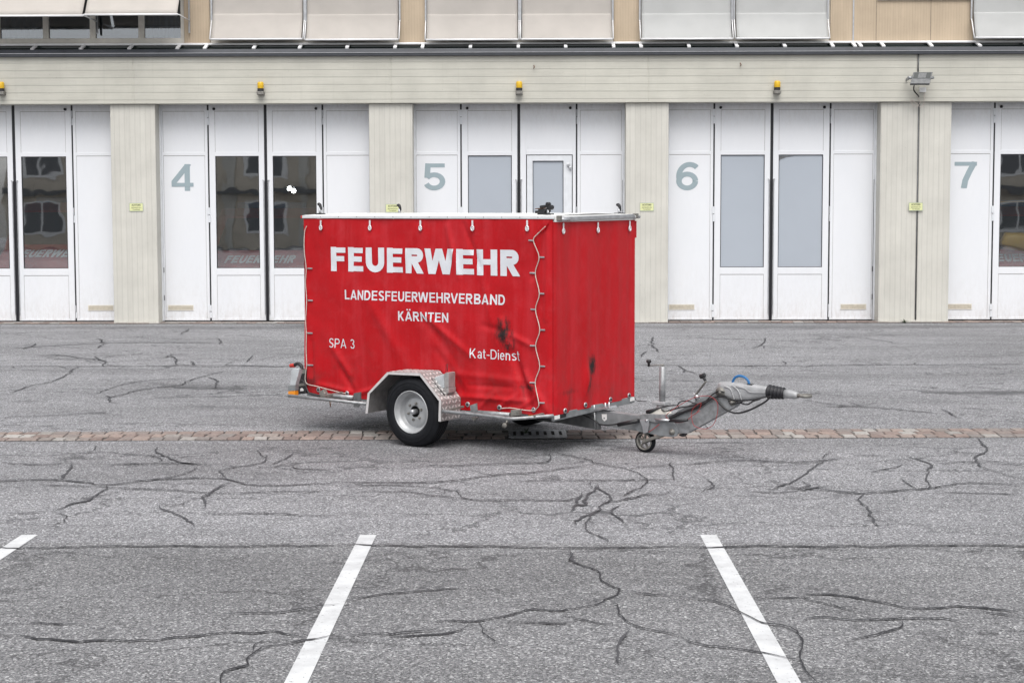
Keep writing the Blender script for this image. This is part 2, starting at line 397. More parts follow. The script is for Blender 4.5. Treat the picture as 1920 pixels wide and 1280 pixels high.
def smooth_path(pts, n=6):
    pts = [Vector(p) for p in pts]; out = []
    P = [pts[0]]+pts+[pts[-1]]
    for i in range(1, len(P)-2):
        for k in range(n):
            q = k/n; a, b_, c, d = P[i-1], P[i], P[i+1], P[i+2]
            out.append(.5*((2*b_)+(c-a)*q+(2*a-5*b_+4*c-d)*q*q+(3*b_-a-3*c+d)*q**3))
    out.append(pts[-1]); return out

# ------------------------------------------------------------------ lettering: drawn stroke glyphs, cap height 1
def arc(cx, cy, rx, ry, a0, a1, n=10): return [(cx+rx*math.cos(R(a0+(a1-a0)*i/n)), cy+ry*math.sin(R(a0+(a1-a0)*i/n))) for i in range(n+1)]
def glyph(ch, t):
    a = t/2; W = .62+.45*t; e = .25
    def bowl(y0, y1, w): rr = (y1-y0)/2-a; return [(0, y1-a), (w-a-rr*.9, y1-a)]+arc(w-a-rr*.9, (y0+y1)/2, rr*.9, rr, 90, -90)[1:]+[(0, y0+a)]
    L = {
     'F': (W*.9, [[(a, 0), (a, 1)], [(0, 1-a), (W*.9, 1-a)], [(0, .52), (W*.82, .52)]]),
     'E': (W*.95, [[(a, 0), (a, 1)], [(0, 1-a), (W*.93, 1-a)], [(0, .52), (W*.88, .52)], [(0, a), (W*.95, a)]]),
     'L': (W*.85, [[(a, 0), (a, 1)], [(0, a), (W*.85, a)]]),
     'T': (W*.95, [[(W*.475, 0), (W*.475, 1)], [(0, 1-a), (W*.95, 1-a)]]),
     'H': (W*1.08, [[(a, 0), (a, 1)], [(W*1.08-a, 0), (W*1.08-a, 1)], [(0, .52), (W*1.08, .52)]]),
     'U': (W*1.06, [[(a, 1)]+[(a, .4)]+arc(W*.53, .4, W*.53-a, .4-a, 180, 360)[1:]+[(W*1.06-a, 1)]]),
     'R': (W*1.1, [[(a, 0), (a, 1)], bowl(.43, 1, W*1.02), [(W*.42, .55), (W*1.1-t*.62+e*.0, 0-.0), (W*1.1-t*.62+.12*(W*.68), -.14)]]),
     'P': (W*1.0, [[(a, 0), (a, 1)], bowl(.4, 1, W*1.0)]),
     'B': (W*1.05, [[(a, 0), (a, 1)], bowl(.5-a*.5, 1, W*.98), bowl(0, .5+a*.5, W*1.05)]),
     'D': (W*1.07, [[(a, 0), (a, 1)], [(0, 1-a), (W*.5, 1-a)]+arc(W*.5, .5, W*.57-a, .5-a, 90, -90)[1:]+[(0, a)]]),
     'N': (W*1.08, [[(a, 0), (a, 1)], [(W*1.08-a, 0), (W*1.08-a, 1)], [(a*.6-.1, 1.13), (W*1.08-a*.6+.1, -.13)]]),
     'V': (W*1.1, [[(a-.09, 1.2), (W*.55, a*.4-.05)], [(W*1.1-a+.09, 1.2), (W*.55, a*.4-.05)]]),
     'A': (W*1.12, [[(a*.8-.06, -.13), (W*.56, 1.0)], [(W*1.12-a*.8+.06, -.13), (W*.56, 1.0)], [(W*.25, .28), (W*.87, .28)]]),
     'W': (W*1.62, [[(a*.9-.05, 1.2), (W*.41, -.05)], [(W*.41, -.05), (W*.81, 1.03)], [(W*.81, 1.03), (W*1.21, -.05)], [(W*1.21, -.05), (W*1.62-a*.9+.05, 1.2)]]),
     'K': (W*1.08, [[(a, 0), (a, 1)], [(a, .32), (W*.98, 1.12)], [(W*.38, .55), (W*1.02, -.12)]]),
     'C': (W*1.05, [arc(W*.53, .5, W*.53-a, .5-a, 42, 318, 18)]),
     'G': (W*1.1, [arc(W*.55, .5, W*.55-a, .5-a, 42, 345, 18), [(W*.6, .42), (W*1.1, .42)]]),
     'S': (W*.98, [arc(W*.49, .735, W*.47-a, .265-a*.75, 20, 250, 12)+arc(W*.49, .26, W*.49-a, .26-a*.75, 75, -160, 12)]),
     '3': (.56+.2*t, [arc(.28, .745, .27-a, .255-a*.8, 160, -82, 12), arc(.28, .27, .28+.1*t-a, .27-a*.7, 85, -165, 12)]),
     '4': (W, [[(W*.72, 0), (W*.72, 1)], [(W*.80, 1.02), (a*.4, .27)], [(0, .22+a*.1), (W, .22+a*.1)]]),
     '5': (W*.95, [[(W*.93, 1-a), (a*1.5, 1-a)], [(a*1.45, .99), (a*1.1, .46)], arc(W*.45, .33, W*.5-a, .33-a, 148, -158, 16)]),
     '6': (W*.98, [arc(W*.49, .33, W*.49-a, .33-a, 0, 360, 24), arc(W*.60, .5, W*.60-a, .5-a, 48, 195, 16)]),
     '7': (W*.93, [[(0, 1-a), (W*.93, 1-a)], [(W*.93-a*.75, .985), (W*.62, .62), (W*.46, .3), (W*.40, 0)]]),
     'a': (.5, [arc(.25, .5, .235-a, .235-a*.8, 160, 0, 8)+[(.5-a, .0)], arc(.235, .2, .235-a, .2-a*.6, 0, 360, 16)]),
     'e': (.52, [[(.03, .38), (.5, .38)], arc(.26, .36, .26-a, .37-a, 0, 320, 18)]),
     's': (.46, [arc(.23, .54, .21-a, .19-a*.8, 25, 250, 10)+arc(.23, .19, .22-a, .19-a*.8, 70, -155, 10)]),
     'n': (.48, [[(a, 0), (a, .72)], arc(.24, .46, .24-a, .26-a, 180, 0, 10)+[(.48-a, 0)]]),
     'i': (.14, [[(.07, 0), (.07, .72)], [(.07, .86), (.07, 1)]]),
     't': (.3, [[(.13, .95), (.13, .12), (.2, a), (.3, a)], [(0, .68), (.29, .68)]]),
     'u': (.48, [[(.48-a, 0), (.48-a, .72)], [(a, .72)]+arc(.24, .26, .24-a, .26-a, 180, 360, 10)[1:]]),
     'o': (.52, [arc(.26, .36, .26-a, .36-a, 0, 360, 18)]), 'm': (.76, [[(a, 0), (a, .72)], [(.38, 0), (.38, .6)], [(.76-a, 0), (.76-a, .6)], [(a, .66), (.7, .66)]]),
     'c': (.48, [arc(.26, .36, .26-a, .36-a, 45, 315, 14)]), 'h': (.48, [[(a, 0), (a, 1)], arc(.24, .46, .24-a, .26-a, 180, 0, 10)+[(.48-a, 0)]]),
     'r': (.3, [[(a, 0), (a, .72)], [(a, .5), (.3, .66)]]), 'l': (.14, [[(.07, 0), (.07, 1)]]), 'g': (.5, [arc(.24, .4, .24-a, .32-a, 0, 360, 14), [(.5-a, .72), (.5-a, 0)]]),
     '-': (.32, [[(0, .38), (.32, .38)]]), ' ': (.3, []),
    }
    if ch == 'Ä':
        w_, s_ = glyph('A', t)[:2]; return w_, s_, [[(w_*.3, 1.12), (w_*.3, 1.12+t*.8)], [(w_*.7, 1.12), (w_*.7, 1.12+t*.8)]]
    w_, s_ = L[ch]; return w_, s_, []
def ribbon(bm, pts, t, z):
    pts = [Vector((p[0], p[1], 0)) for p in pts]; N = len(pts); Lf, Rg = [], []
    for i, p in enumerate(pts):
        d0 = (p-pts[i-1]).normalized() if i > 0 else None; d1 = (pts[i+1]-p).normalized() if i < N-1 else None
        d0 = d0 or d1; d1 = d1 or d0; dm = (d0+d1); dm = dm.normalized() if dm.length > 1e-6 else d1
        nrm = Vector((-dm.y, dm.x, 0)); k = 1/max(.55, nrm.dot(Vector((-d1.y, d1.x, 0))))
        Lf.append(bm.verts.new(p+nrm*k*t/2+Vector((0, 0, z)))); Rg.append(bm.verts.new(p-nrm*k*t/2+Vector((0, 0, z))))
    for i in range(N-1): bm.faces.new((Lf[i], Rg[i], Rg[i+1], Lf[i+1]))
def clip(bm, co, no):
    bmesh.ops.bisect_plane(bm, geom=bm.verts[:]+bm.edges[:]+bm.faces[:], plane_co=co, plane_no=no, clear_outer=True)
def text_bm(s, t=.2, track=.12, hstroke=None, cutn=None, shear=0.):
    """text in the xy plane, cap height 1; z carries a tiny stagger index"""
    out = bmesh.new(); x = 0
    for i_, ch in enumerate(s):
        w_, st, ex = glyph(ch, t); g = bmesh.new()
        for k, p in enumerate(st): ribbon(g, p, t*(.84 if len(p) == 2 and abs(p[0][1]-p[1][1]) < .01 else 1), k)
        if g.verts:
            clip(g, (0, 0, 0), (0, -1, 0)); clip(g, (0, 1, 0), (0, 1, 0)); 
            if ch not in 'W': clip(g, (0, 0, 0), (-1, 0, 0)); clip(g, (w_, 0, 0), (1, 0, 0))
        for k, p in enumerate(ex): ribbon(g, p, t, 0)
        me = bpy.data.meshes.new('tmp'); g.to_mesh(me); g.free()
        n0 = len(out.verts); out.from_mesh(me); out.verts.ensure_lookup_table(); bpy.data.meshes.remove(me)
        for v in out.verts[n0:]: v.co.x += x+v.co.y*shear
        x += w_+track-(.13*(1-t) if (ch+s[i_+1:i_+2]) in ('RW', 'RV') else 0)
    return out, x-track
def place_text(s, fn, width, height, name, m, parent, t=.2, track=.12, step=.0004, cut=0., shear=0., solid=0.):
    """fn(x, y, k) -> 3D point ; x in 0..width, y in 0..height"""
    bm, L = text_bm(s, t, track, shear=shear); sx = width/L
    for v in bm.verts: v.co.x *= sx; v.co.y *= height
    if cut:
        k = cut
        while k < width: bmesh.ops.bisect_plane(bm, geom=bm.verts[:]+bm.edges[:]+bm.faces[:], plane_co=(k, 0, 0), plane_no=(1, 0, 0)); k += cut
        k = cut
        while k < height: bmesh.ops.bisect_plane(bm, geom=bm.verts[:]+bm.edges[:]+bm.faces[:], plane_co=(0, k, 0), plane_no=(0, 1, 0)); k += cut
    for v in bm.verts: v.co = fn(v.co.x, v.co.y, v.co.z*step)
    mb = MB(); mb.b.free(); mb.b = bm
    return mb.build(name, m, parent, recalc=False)

# ================================================================== SETTING: ground
mb = MB(); mb.quad((-150, -60, 0), (150, -60, 0), (150, 200, 0), (-150, 200, 0))
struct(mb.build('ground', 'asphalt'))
# parking bay lines
for k, x in enumerate((-5.65, -3.366, -1.082, 1.202, 3.486)):
    mb = MB(); yb, yt = 5.3, 10.44; ww = .055
    mb.quad((x-ww, yb, .004), (x+ww, yb, .004), (x+ww, yt, .004), (x-ww, yt, .004)); struct(mb.build('parking_line', 'road_paint'))
# cracks and joints traced as sealed lines on the ground sheet
ZM = {'A': (0, 600, 3.), 'B': (0, 900, 3.), 'C': (640, 820, 2.783), 'D': (1280, 820, 2.783), 'E': (1180, 590, 2.595)}
J = .0165; TH = .0135; MD = .020; WD = .029
CR = [
 ('A', TH, [(-300,264),(440,262),(1000,262),(1640,262),(1900,262),(3500,250)]), ('E', TH, [(0,247),(750,250),(860,254),(1000,247),(1920,243),(2400,241)]),
 ('A', TH, [(40,157),(140,156),(400,140),(620,130),(900,128),(1200,127)]), ('A', MD, [(130,165),(170,150),(210,132)]), ('A', TH, [(545,105),(590,130),(625,130)]),
 ('A', TH, [(540,160),(600,133)]), ('A', MD, [(1225,105),(1240,120),(1240,138)]), ('A', TH, [(285,195),(400,208),(560,228)]),
 ('A', MD, [(540,205),(555,220),(600,240),(575,255),(595,262)]), ('A', MD, [(60,410),(150,378),(300,345),(370,312),(440,265)]), ('A', TH, [(0,385),(60,380),(150,378)]),
 ('A', TH, [(930,215),(980,190)]), ('A', MD, [(870,212),(960,205),(995,225),(990,255)]), ('A', WD, [(1070,235),(1085,248),(1100,258)]), ('A', TH, [(1255,260),(1315,232)]),
 ('A', TH, [(1390,240),(1400,215),(1420,200)]), ('A', TH+.004, [(520,440),(640,435),(800,392),(1000,372),(1100,330),(1280,288)]), ('A', TH, [(455,418),(540,418),(680,368),(860,340),(1050,330)]),
 ('A', MD, [(590,425),(620,440),(630,465),(665,468)]), ('A', MD, [(1165,325),(1220,345),(1212,385)]), ('A', TH, [(0,465),(140,458),(300,450)]), ('A', TH, [(0,572),(60,548),(200,545),(640,520)]),
 ('A', TH, [(0,595),(180,592)]), ('A', TH, [(1010,82),(1070,50)]), ('A', MD, [(885,715),(900,745),(990,795),(1120,815)]),
 ('A', MD, [(-60,906),(300,902),(420,910),(600,930),(760,912),(950,890),(1060,860),(1110,825)]), ('A', WD, [(300,900),(350,885),(400,835),(410,810)]),
 ('A', WD, [(600,930),(540,985),(500,1020),(380,1045),(300,1075)]), ('A', TH, [(0,808),(240,815),(400,795)]),
 ('A', MD, [(760,912),(1000,895),(1250,895),(1380,925),(1640,930),(1900,918)]), ('A', MD, [(1240,895),(1225,870),(1270,845),(1400,820),(1470,800),(1490,760)]),
 ('A', MD, [(1515,822),(1580,795),(1655,748)]), ('A', WD, [(1310,915),(1210,945),(1180,985),(1140,1000),(1170,1025),(1140,1062)]),
 ('A', TH, [(0,710),(80,700)]), ('A', TH, [(1580,820),(1700,840),(1900,845)]), ('A', TH, [(430,760),(540,735),(540,705)]), ('A', TH, [(600,820),(860,808),(1160,815)]),
 ('A', TH, [(200,930),(600,940),(900,960),(1200,975),(1640,968),(1900,965)]),
 ('B', TH, [(0,205),(150,190),(300,175)]), ('B', TH, [(300,175),(375,205),(360,235),(310,245),(285,270)]),
 ('B', J, [(-300,388),(300,382),(700,376),(1200,376),(1920,371)]), ('C', J, [(0,565),(400,569),(850,573),(1200,582),(1781,574)]), ('D', J, [(0,575),(400,572),(700,574),(900,567),(1000,572),(1250,567),(2000,570)]),
 ('B', TH, [(1100,200),(1300,198),(1500,188),(1900,205)]), ('B', TH, [(840,145),(980,145),(1040,130)]), ('B', MD, [(890,150),(960,185),(1020,210),(1060,245),(1065,275)]),
 ('B', TH, [(1240,745),(1400,742),(1600,745),(1750,720),(1920,695)]), ('C', TH, [(0,865),(200,835),(440,800),(640,788)]), ('B', TH, [(1230,810),(1300,755)]),
 ('B', TH, [(0,815),(200,812),(480,815)]), ('B', TH+.003, [(100,870),(200,895),(400,915),(700,905),(870,905),(1200,862),(1550,858),(1720,888)]), ('B', TH, [(500,840),(640,838)]),
 ('B', MD*.7, [(1200,1200),(1235,1140),(1280,1085),(1400,1045),(1395,1000),(1500,945),(1750,900),(1920,868)]), ('C', TH+.004, [(0,1035),(370,1008),(510,1005)]),
 ('C', TH+.004, [(0,240),(350,240),(650,222),(850,200),(1100,175),(1300,150)]), ('C', MD*.7, [(80,250),(350,255),(520,265),(600,290),(680,330),(880,346)]), ('C', TH, [(0,290),(300,285),(500,302),(640,325)]),
 ('C', MD*.8, [(1110,75),(1200,97),(1290,122),(1330,142),(1500,172),(1600,215),(1600,240),(1510,275),(1475,312)]), ('C', TH, [(380,155),(900,140),(1060,130),(1090,80)]),
 ('C', WD, [(1330,242),(1340,270),(1380,295),(1385,330),(1350,355),(1345,385),(1220,435),(1210,440),(1225,465)]), ('C', MD, [(1345,385),(1285,430),(1285,480),(1320,510),(1360,535),(1365,560)]),
 ('C', WD, [(1330,250),(1300,290),(1270,355),(1235,350),(1205,385)]), ('C', WD, [(1260,295),(1235,345)]), ('C', TH+.004, [(1350,350),(1480,330),(1630,290)]), ('C', WD, [(1435,355),(1425,395),(1470,425),(1480,460)]),
 ('C', MD, [(1735,130),(1725,185),(1745,225)]), ('C', MD*.8, [(1195,585),(1215,610),(1205,645),(1240,665),(1310,695),(1330,735),(1400,775),(1470,805),(1370,860),(1200,895),(1100,905),(950,900),(850,940),(700,960),(560,955),(500,970)]),
 ('C', WD, [(1200,600),(1215,625),(1210,650),(1245,665)]), ('C', MD, [(1315,835),(1340,848),(1370,855)]), ('C', MD*.8, [(1400,860),(1450,890),(1510,970),(1560,1005),(1781,1048)]), ('C', WD*.8, [(1530,1005),(1480,1060),(1440,1110),(1445,1195)]),
 ('C', TH, [(1520,805),(1600,815),(1781,835)]), ('C', TH, [(700,960),(640,1000),(500,1040),(200,1045)]), ('C', TH, [(1150,935),(1250,960),(1450,985)]), ('C', TH, [(830,970),(1100,970),(1230,965)]),
 ('C', TH, [(700,330),(1000,328),(1230,332)]), ('C', TH, [(900,230),(1500,225),(1781,222)]), ('C', TH, [(1640,150),(1781,148)]),
 ('D', MD*.7, [(0,835),(160,855),(330,935),(430,970),(560,995),(630,1080),(615,1170),(710,1280),(740,1320)]), ('D', TH, [(160,855),(260,850)]), ('D', TH, [(380,838),(600,832),(640,850),(750,880),(960,920)]),
 ('D', TH+.004, [(640,830),(820,830),(1050,870),(1240,895),(1500,885),(1781,912)]), ('D', TH, [(1500,890),(1781,948)]), ('D', MD*.7, [(0,1045),(150,1090),(300,1110),(440,1135),(610,1170)]),
 ('D', TH, [(630,960),(700,940),(950,955),(1350,950),(1500,975)]), ('D', TH, [(1190,960),(1120,1000),(950,1045),(850,1070)]), ('D', TH, [(0,150),(250,125),(600,132),(850,115)]),
 ('D', MD, [(120,215),(160,255),(100,290)]), ('D', TH, [(300,270),(450,288),(560,285),(800,250)]), ('D', MD, [(740,125),(670,170),(600,220),(500,260),(450,290)]), ('D', MD, [(600,225),(650,255),(590,275)]),
 ('D', TH, [(870,95),(1100,98)]), ('D', TH+.004, [(560,270),(800,285),(930,293),(1130,280),(1320,270),(1500,237),(1781,255)]), ('D', MD, [(1155,90),(1210,115),(1300,145),(1280,190),(1245,215),(1280,245),(1290,270)]),
 ('D', TH, [(1155,190),(1245,215)]), ('D', MD, [(1140,215),(1205,270)]), ('D', MD, [(940,295),(915,325),(960,365),(990,420),(1030,475)]), ('D', TH, [(1320,140),(1550,130),(1781,132)]),
 ('D', MD, [(1480,0),(1540,10),(1570,30),(1590,70),(1525,110),(1560,155),(1650,185)]), ('D', TH, [(1340,285),(1640,300),(1781,292)]), ('D', TH, [(960,190),(1180,140)]), ('D', TH, [(1650,185),(1781,225)]),
 ('E', TH, [(850,415),(1000,440),(1150,450),(1500,480)]), ('E', TH, [(920,450),(1150,450)]), ('E', TH, [(1050,425),(1150,450)]), ('E', MD, [(1510,460),(1620,508)]), ('E', TH, [(1560,455),(1830,465)]),
 ('E', TH, [(1820,372),(1920,378)]), ('E', MD, [(80,145),(120,155),(145,185)]), ('E', MD, [(110,110),(115,145)]), ('E', MD, [(55,208),(80,180)]), ('E', MD, [(240,250),(270,285)]),
 ('E', TH, [(585,165),(640,150),(665,115)]), ('E', TH, [(640,150),(660,165)]), ('E', TH, [(1000,105),(1150,115),(1320,145)]), ('E', TH, [(750,225),(770,245)]), ('E', TH, [(235,250),(330,290),(420,300)]),
 ('E', TH, [(130,290),(270,290)]), ('E', TH, [(360,520),(380,560)]),
]
CPATH = []
rc = random.Random(3)
for zi, (k, wd, pts) in enumerate(CR):
    ox, oy, sc = ZM[k]
    P = [G(ox+x/sc, oy+y/sc) for x, y in pts]
    if wd != J: P = smooth_path(P, 3)
    Q = []
    for i in range(len(P)-1):
        n = max(1, int((P[i+1]-P[i]).length/.035))
        for j in range(n): Q.append(lerp(P[i], P[i+1], j/n))
    Q.append(P[-1]); Z = Vector((0, 0, 0))
    W_ = []
    for q in Q:
        a = noise.noise(q*2.1+Vector((zi, 0, 0)))*.06; c = noise.noise(q*2.1+Vector((0, zi, 9)))*.06
        a2 = noise.noise(q*8+Vector((zi, 3, 0)))*.030+noise.noise(q*24+Vector((zi, 3, 0)))*.011; c2 = noise.noise(q*8+Vector((3, zi, 9)))*.030+noise.noise(q*24+Vector((3, zi, 9)))*.011
        g = .45 if wd == J else 1.; W_.append(Vector((q.x+(a*g+a2)*.8, q.y+(c*g+c2), 0)))
    CPATH.append((W_, wd))
    if wd == J: continue
    i = 0
    while i < len(W_)-4:                 # short side spurs where a crack splits
        i += rc.randint(9, 45)
        if i >= len(W_)-3: break
        d = (W_[i+2]-W_[i-2]).normalized(); sd_ = rc.choice((-1, 1)); ang = rc.uniform(.5, 1.2)*sd_
        d = Vector((d.x*math.cos(ang)-d.y*math.sin(ang), d.x*math.sin(ang)+d.y*math.cos(ang), 0)); L = rc.uniform(.10, .55); p = W_[i].copy(); sp_ = [p.copy()]
        for kk in range(int(L/.035)):
            ta = rc.uniform(-.45, .45); d = Vector((d.x*math.cos(ta)-d.y*math.sin(ta), d.x*math.sin(ta)+d.y*math.cos(ta), 0)); p = p+d*.035; sp_.append(p.copy())
        if len(sp_) > 3: CPATH.append((sp_, TH*.75))
def crack_mesh(which):
    bm = bmesh.new()
    for zi, (Q, wd) in enumerate(CPATH):
        filler = wd >= WD*.75 or wd == MD
        if filler != which: continue
        N = len(Q); far = Q[N//2].y; gain = 1+max(0, (far-11)*.075); z = .008+(zi % 9)*.0004; pl = pr = None
        for i, q in enumerate(Q):
            d = (Q[min(i+1, N-1)]-Q[max(i-1, 0)]).normalized(); nn = Vector((-d.y, d.x, 0))
            ed = min(1, (i+.4)/4, (N-1-i+.4)/4)
            ww = wd*gain*(.6+.9*abs(d.x)**1.5)*(.66+.8*abs(noise.noise(q*9+Vector((5, 0, zi))))+.6*max(0, noise.noise(q*2.2)))*ed/2
            l_, r_ = ww*(1+.7*noise.noise(q*38)), ww*(1+.7*noise.noise(q*38+Vector((4, 4, 4))))
            a = bm.verts.new((q.x+nn.x*l_, q.y+nn.y*l_, z)); b_ = bm.verts.new((q.x-nn.x*r_, q.y-nn.y*r_, z))
            if pl: bm.faces.new((pl, pr, b_, a))
            pl, pr = a, b_
    mb = MB(); mb.b.free(); mb.b = bm; return mb
struct(crack_mesh(False).build('asphalt_cracks', 'crack_dark')); struct(crack_mesh(True).build('asphalt_crack_filler', 'crack_filler'))
# paved gutter strip of setts
p0, p1 = G(0, 819), G(1920, 812)
dr = (p1-p0); dr.z = 0; dr.normalize(); nr = Vector((-dr.y, dr.x, 0)); cc = G(960, 815.5); cc.z = 0
def strip(s, t_): return cc+dr*s+nr*t_
mb = MB(); hw = .285
a, b_, c, d = strip(-14, -hw), strip(14, -hw), strip(14, hw), strip(-14, hw)
for p in (a, b_, c, d): p.z = .004
mb.quad(a, b_, c, d); struct(mb.build('gutter_bed', 'mortar'))
G0 = (G(962, 815).x, G(1055, 815).x)
mb = MB()
for row in range(3):
    s = -14+random.random()*.1
    while s < 14:
        L = random.uniform(.11, .165); t0 = -hw+.008+row*.19; t1 = t0+.162
        mid_ = strip(s+L/2, 0).x
        if not (G0[0]-.6 < mid_ < G0[1]+.02) or mid_ < G0[0]-.03:
            sk = random.uniform(-.02, .02); zt = .011+random.random()*.004; g = .006
            pts = [strip(s+g, t0), strip(s+L-g, t0+random.uniform(-.006, .006)), strip(s+L-g+sk, t1), strip(s+g+sk, t1+random.uniform(-.006, .006))]
            lo = []; hi = []
            cen = (pts[0]+pts[1]+pts[2]+pts[3])/4
            for p in pts: lo.append(mb.b.verts.new((p.x, p.y, .004))); q = lerp(p, cen, .06); hi.append(mb.b.verts.new((q.x, q.y, zt)))
            mb.b.faces.new(hi)
            for i in range(4): mb.b.faces.new((lo[i], lo[(i+1) % 4], hi[(i+1) % 4], hi[i]))
        s += L
struct(mb.build('paving_strip', 'setts'))
# threshold paving under the doors
mb = MB()
for row in range(2):
    x = -13.
    while x < 13.5:
        L = random.uniform(.17, .25); y0 = 29.66+row*.17
        mb.box((x+.006, y0+.006, .0), (x+L-.006, y0+.164, .016+random.random()*.006)); x += L
struct(mb.build('threshold_paving', 'setts'))
mb = MB(); mb.quad((-13, 29.62, .004), (13.5, 29.62, .004), (13.5, 30.3, .004), (-13, 30.3, .004)); struct(mb.build('threshold_bed', 'mortar'))

# ================================================================== FIRE STATION
YB, YP, YD = 29.63, 29.70, 30.05          # beam face, pillar face, door face
st_ = root('fire_station', (0, YP, 0))
tag(st_, 'long concrete fire station with numbered white folding doors and fabric blinds upstairs', 'building')
INV = Vector((0, YP, 0))
class SB(MB):                               # build in world coordinates, stored relative to the station root
    def build(s, name, m, parent=None, **k):
        if parent is None: parent = st_
        for v in s.b.verts: v.co -= INV
        return MB.build(s, name, m, parent, **k)
def bx(px, y=400, Y=YD): return B(px, y, Y).x
def bz(py, Y=YD, px=960): return B(px, py, Y).z
ZT = bz(193, YB); ZBT = bz(104, YB)
joint = [B(p, 150, YB).x for p in (250, 733, 1215, 1721)]
ed = [-13.2]+joint+[13.6]
PX = [(B(212, 400, YP).x-.02, B(294, 400, YP).x), (B(693, 400, YP).x, B(774.5, 400, YP).x), (B(1173, 400, YP).x, B(1253, 400, YP).x), (B(1649, 400, YP).x, B(1781, 400, YP).x)]
pitch = (PX[2][0]-PX[0][0])/2
PX = [(PX[0][0]-pitch, PX[0][0]-pitch+.82)]+PX+[(PX[3][1]+4.0, 13.6)]
for a, c in zip(ed[:-1], ed[1:]):
    g = .013; SB().box((a+g, YB, ZT), (c-g, YB+.34, ZBT)).build('concrete_beam', 'concrete_beam', bev=.008)
SB().box((-13.2, YB+.007, ZT+.004), (13.6, YB+.33, ZBT-.004)).build('beam_core', 'concrete_beam')
for i, (a, c) in enumerate(PX):
    if i == 4:
        j = B(1720.5, 400, YP).x
        SB().box((a, YP, 0), (j-.008, YP+.5, ZT)).build('pillar', 'concrete_pillar', bev=.012)
        SB().box((j+.008, YP, 0), (c, YP+.5, ZT)).build('pillar', 'concrete_pillar', bev=.012)
        SB().box((j-.008, YP+.02, 0), (j+.008, YP+.4, ZT)).build('pillar_joint', 'galv_dark')
    else: SB().box((a, YP, 0), (c, YP+.5, ZT)).build('pillar', 'concrete_pillar', bev=.012)
SB().box((-13.2, YP+.1, 0), (PX[0][0]-.002, YP+.5, ZT)).build('wall', 'concrete_pillar')
# ragged mortar feet at the pillars
for (a, c) in PX[1:5]:
    mb = SB(); n = 14
    for k in range(n):
        x0 = lerp(a, c, k/n); x1 = lerp(a, c, (k+1)/n); mb.box((x0, YP-.012-random.random()*.01, 0), (x1, YP-.001, .03+random.random()*.035))
    mb.build('pillar_foot', 'concrete_pillar')
# interior
mb = SB(); mb.box((-13.2, 42, 0), (13.6, 42.2, 5)); mb.box((-13.2, YD+.3, 4.6), (13.6, 42.2, 4.7)); mb.box((-13.3, YD+.3, 0), (-13.2, 42.2, 4.7)); mb.box((13.6, YD+.3, 0), (13.7, 42.2, 4.7))
mb.build('garage_interior', 'garage_wall')
SB().box((-13.2, YD+.2, .006), (13.6, 42, .02)).build('garage_floor', 'garage_floor')

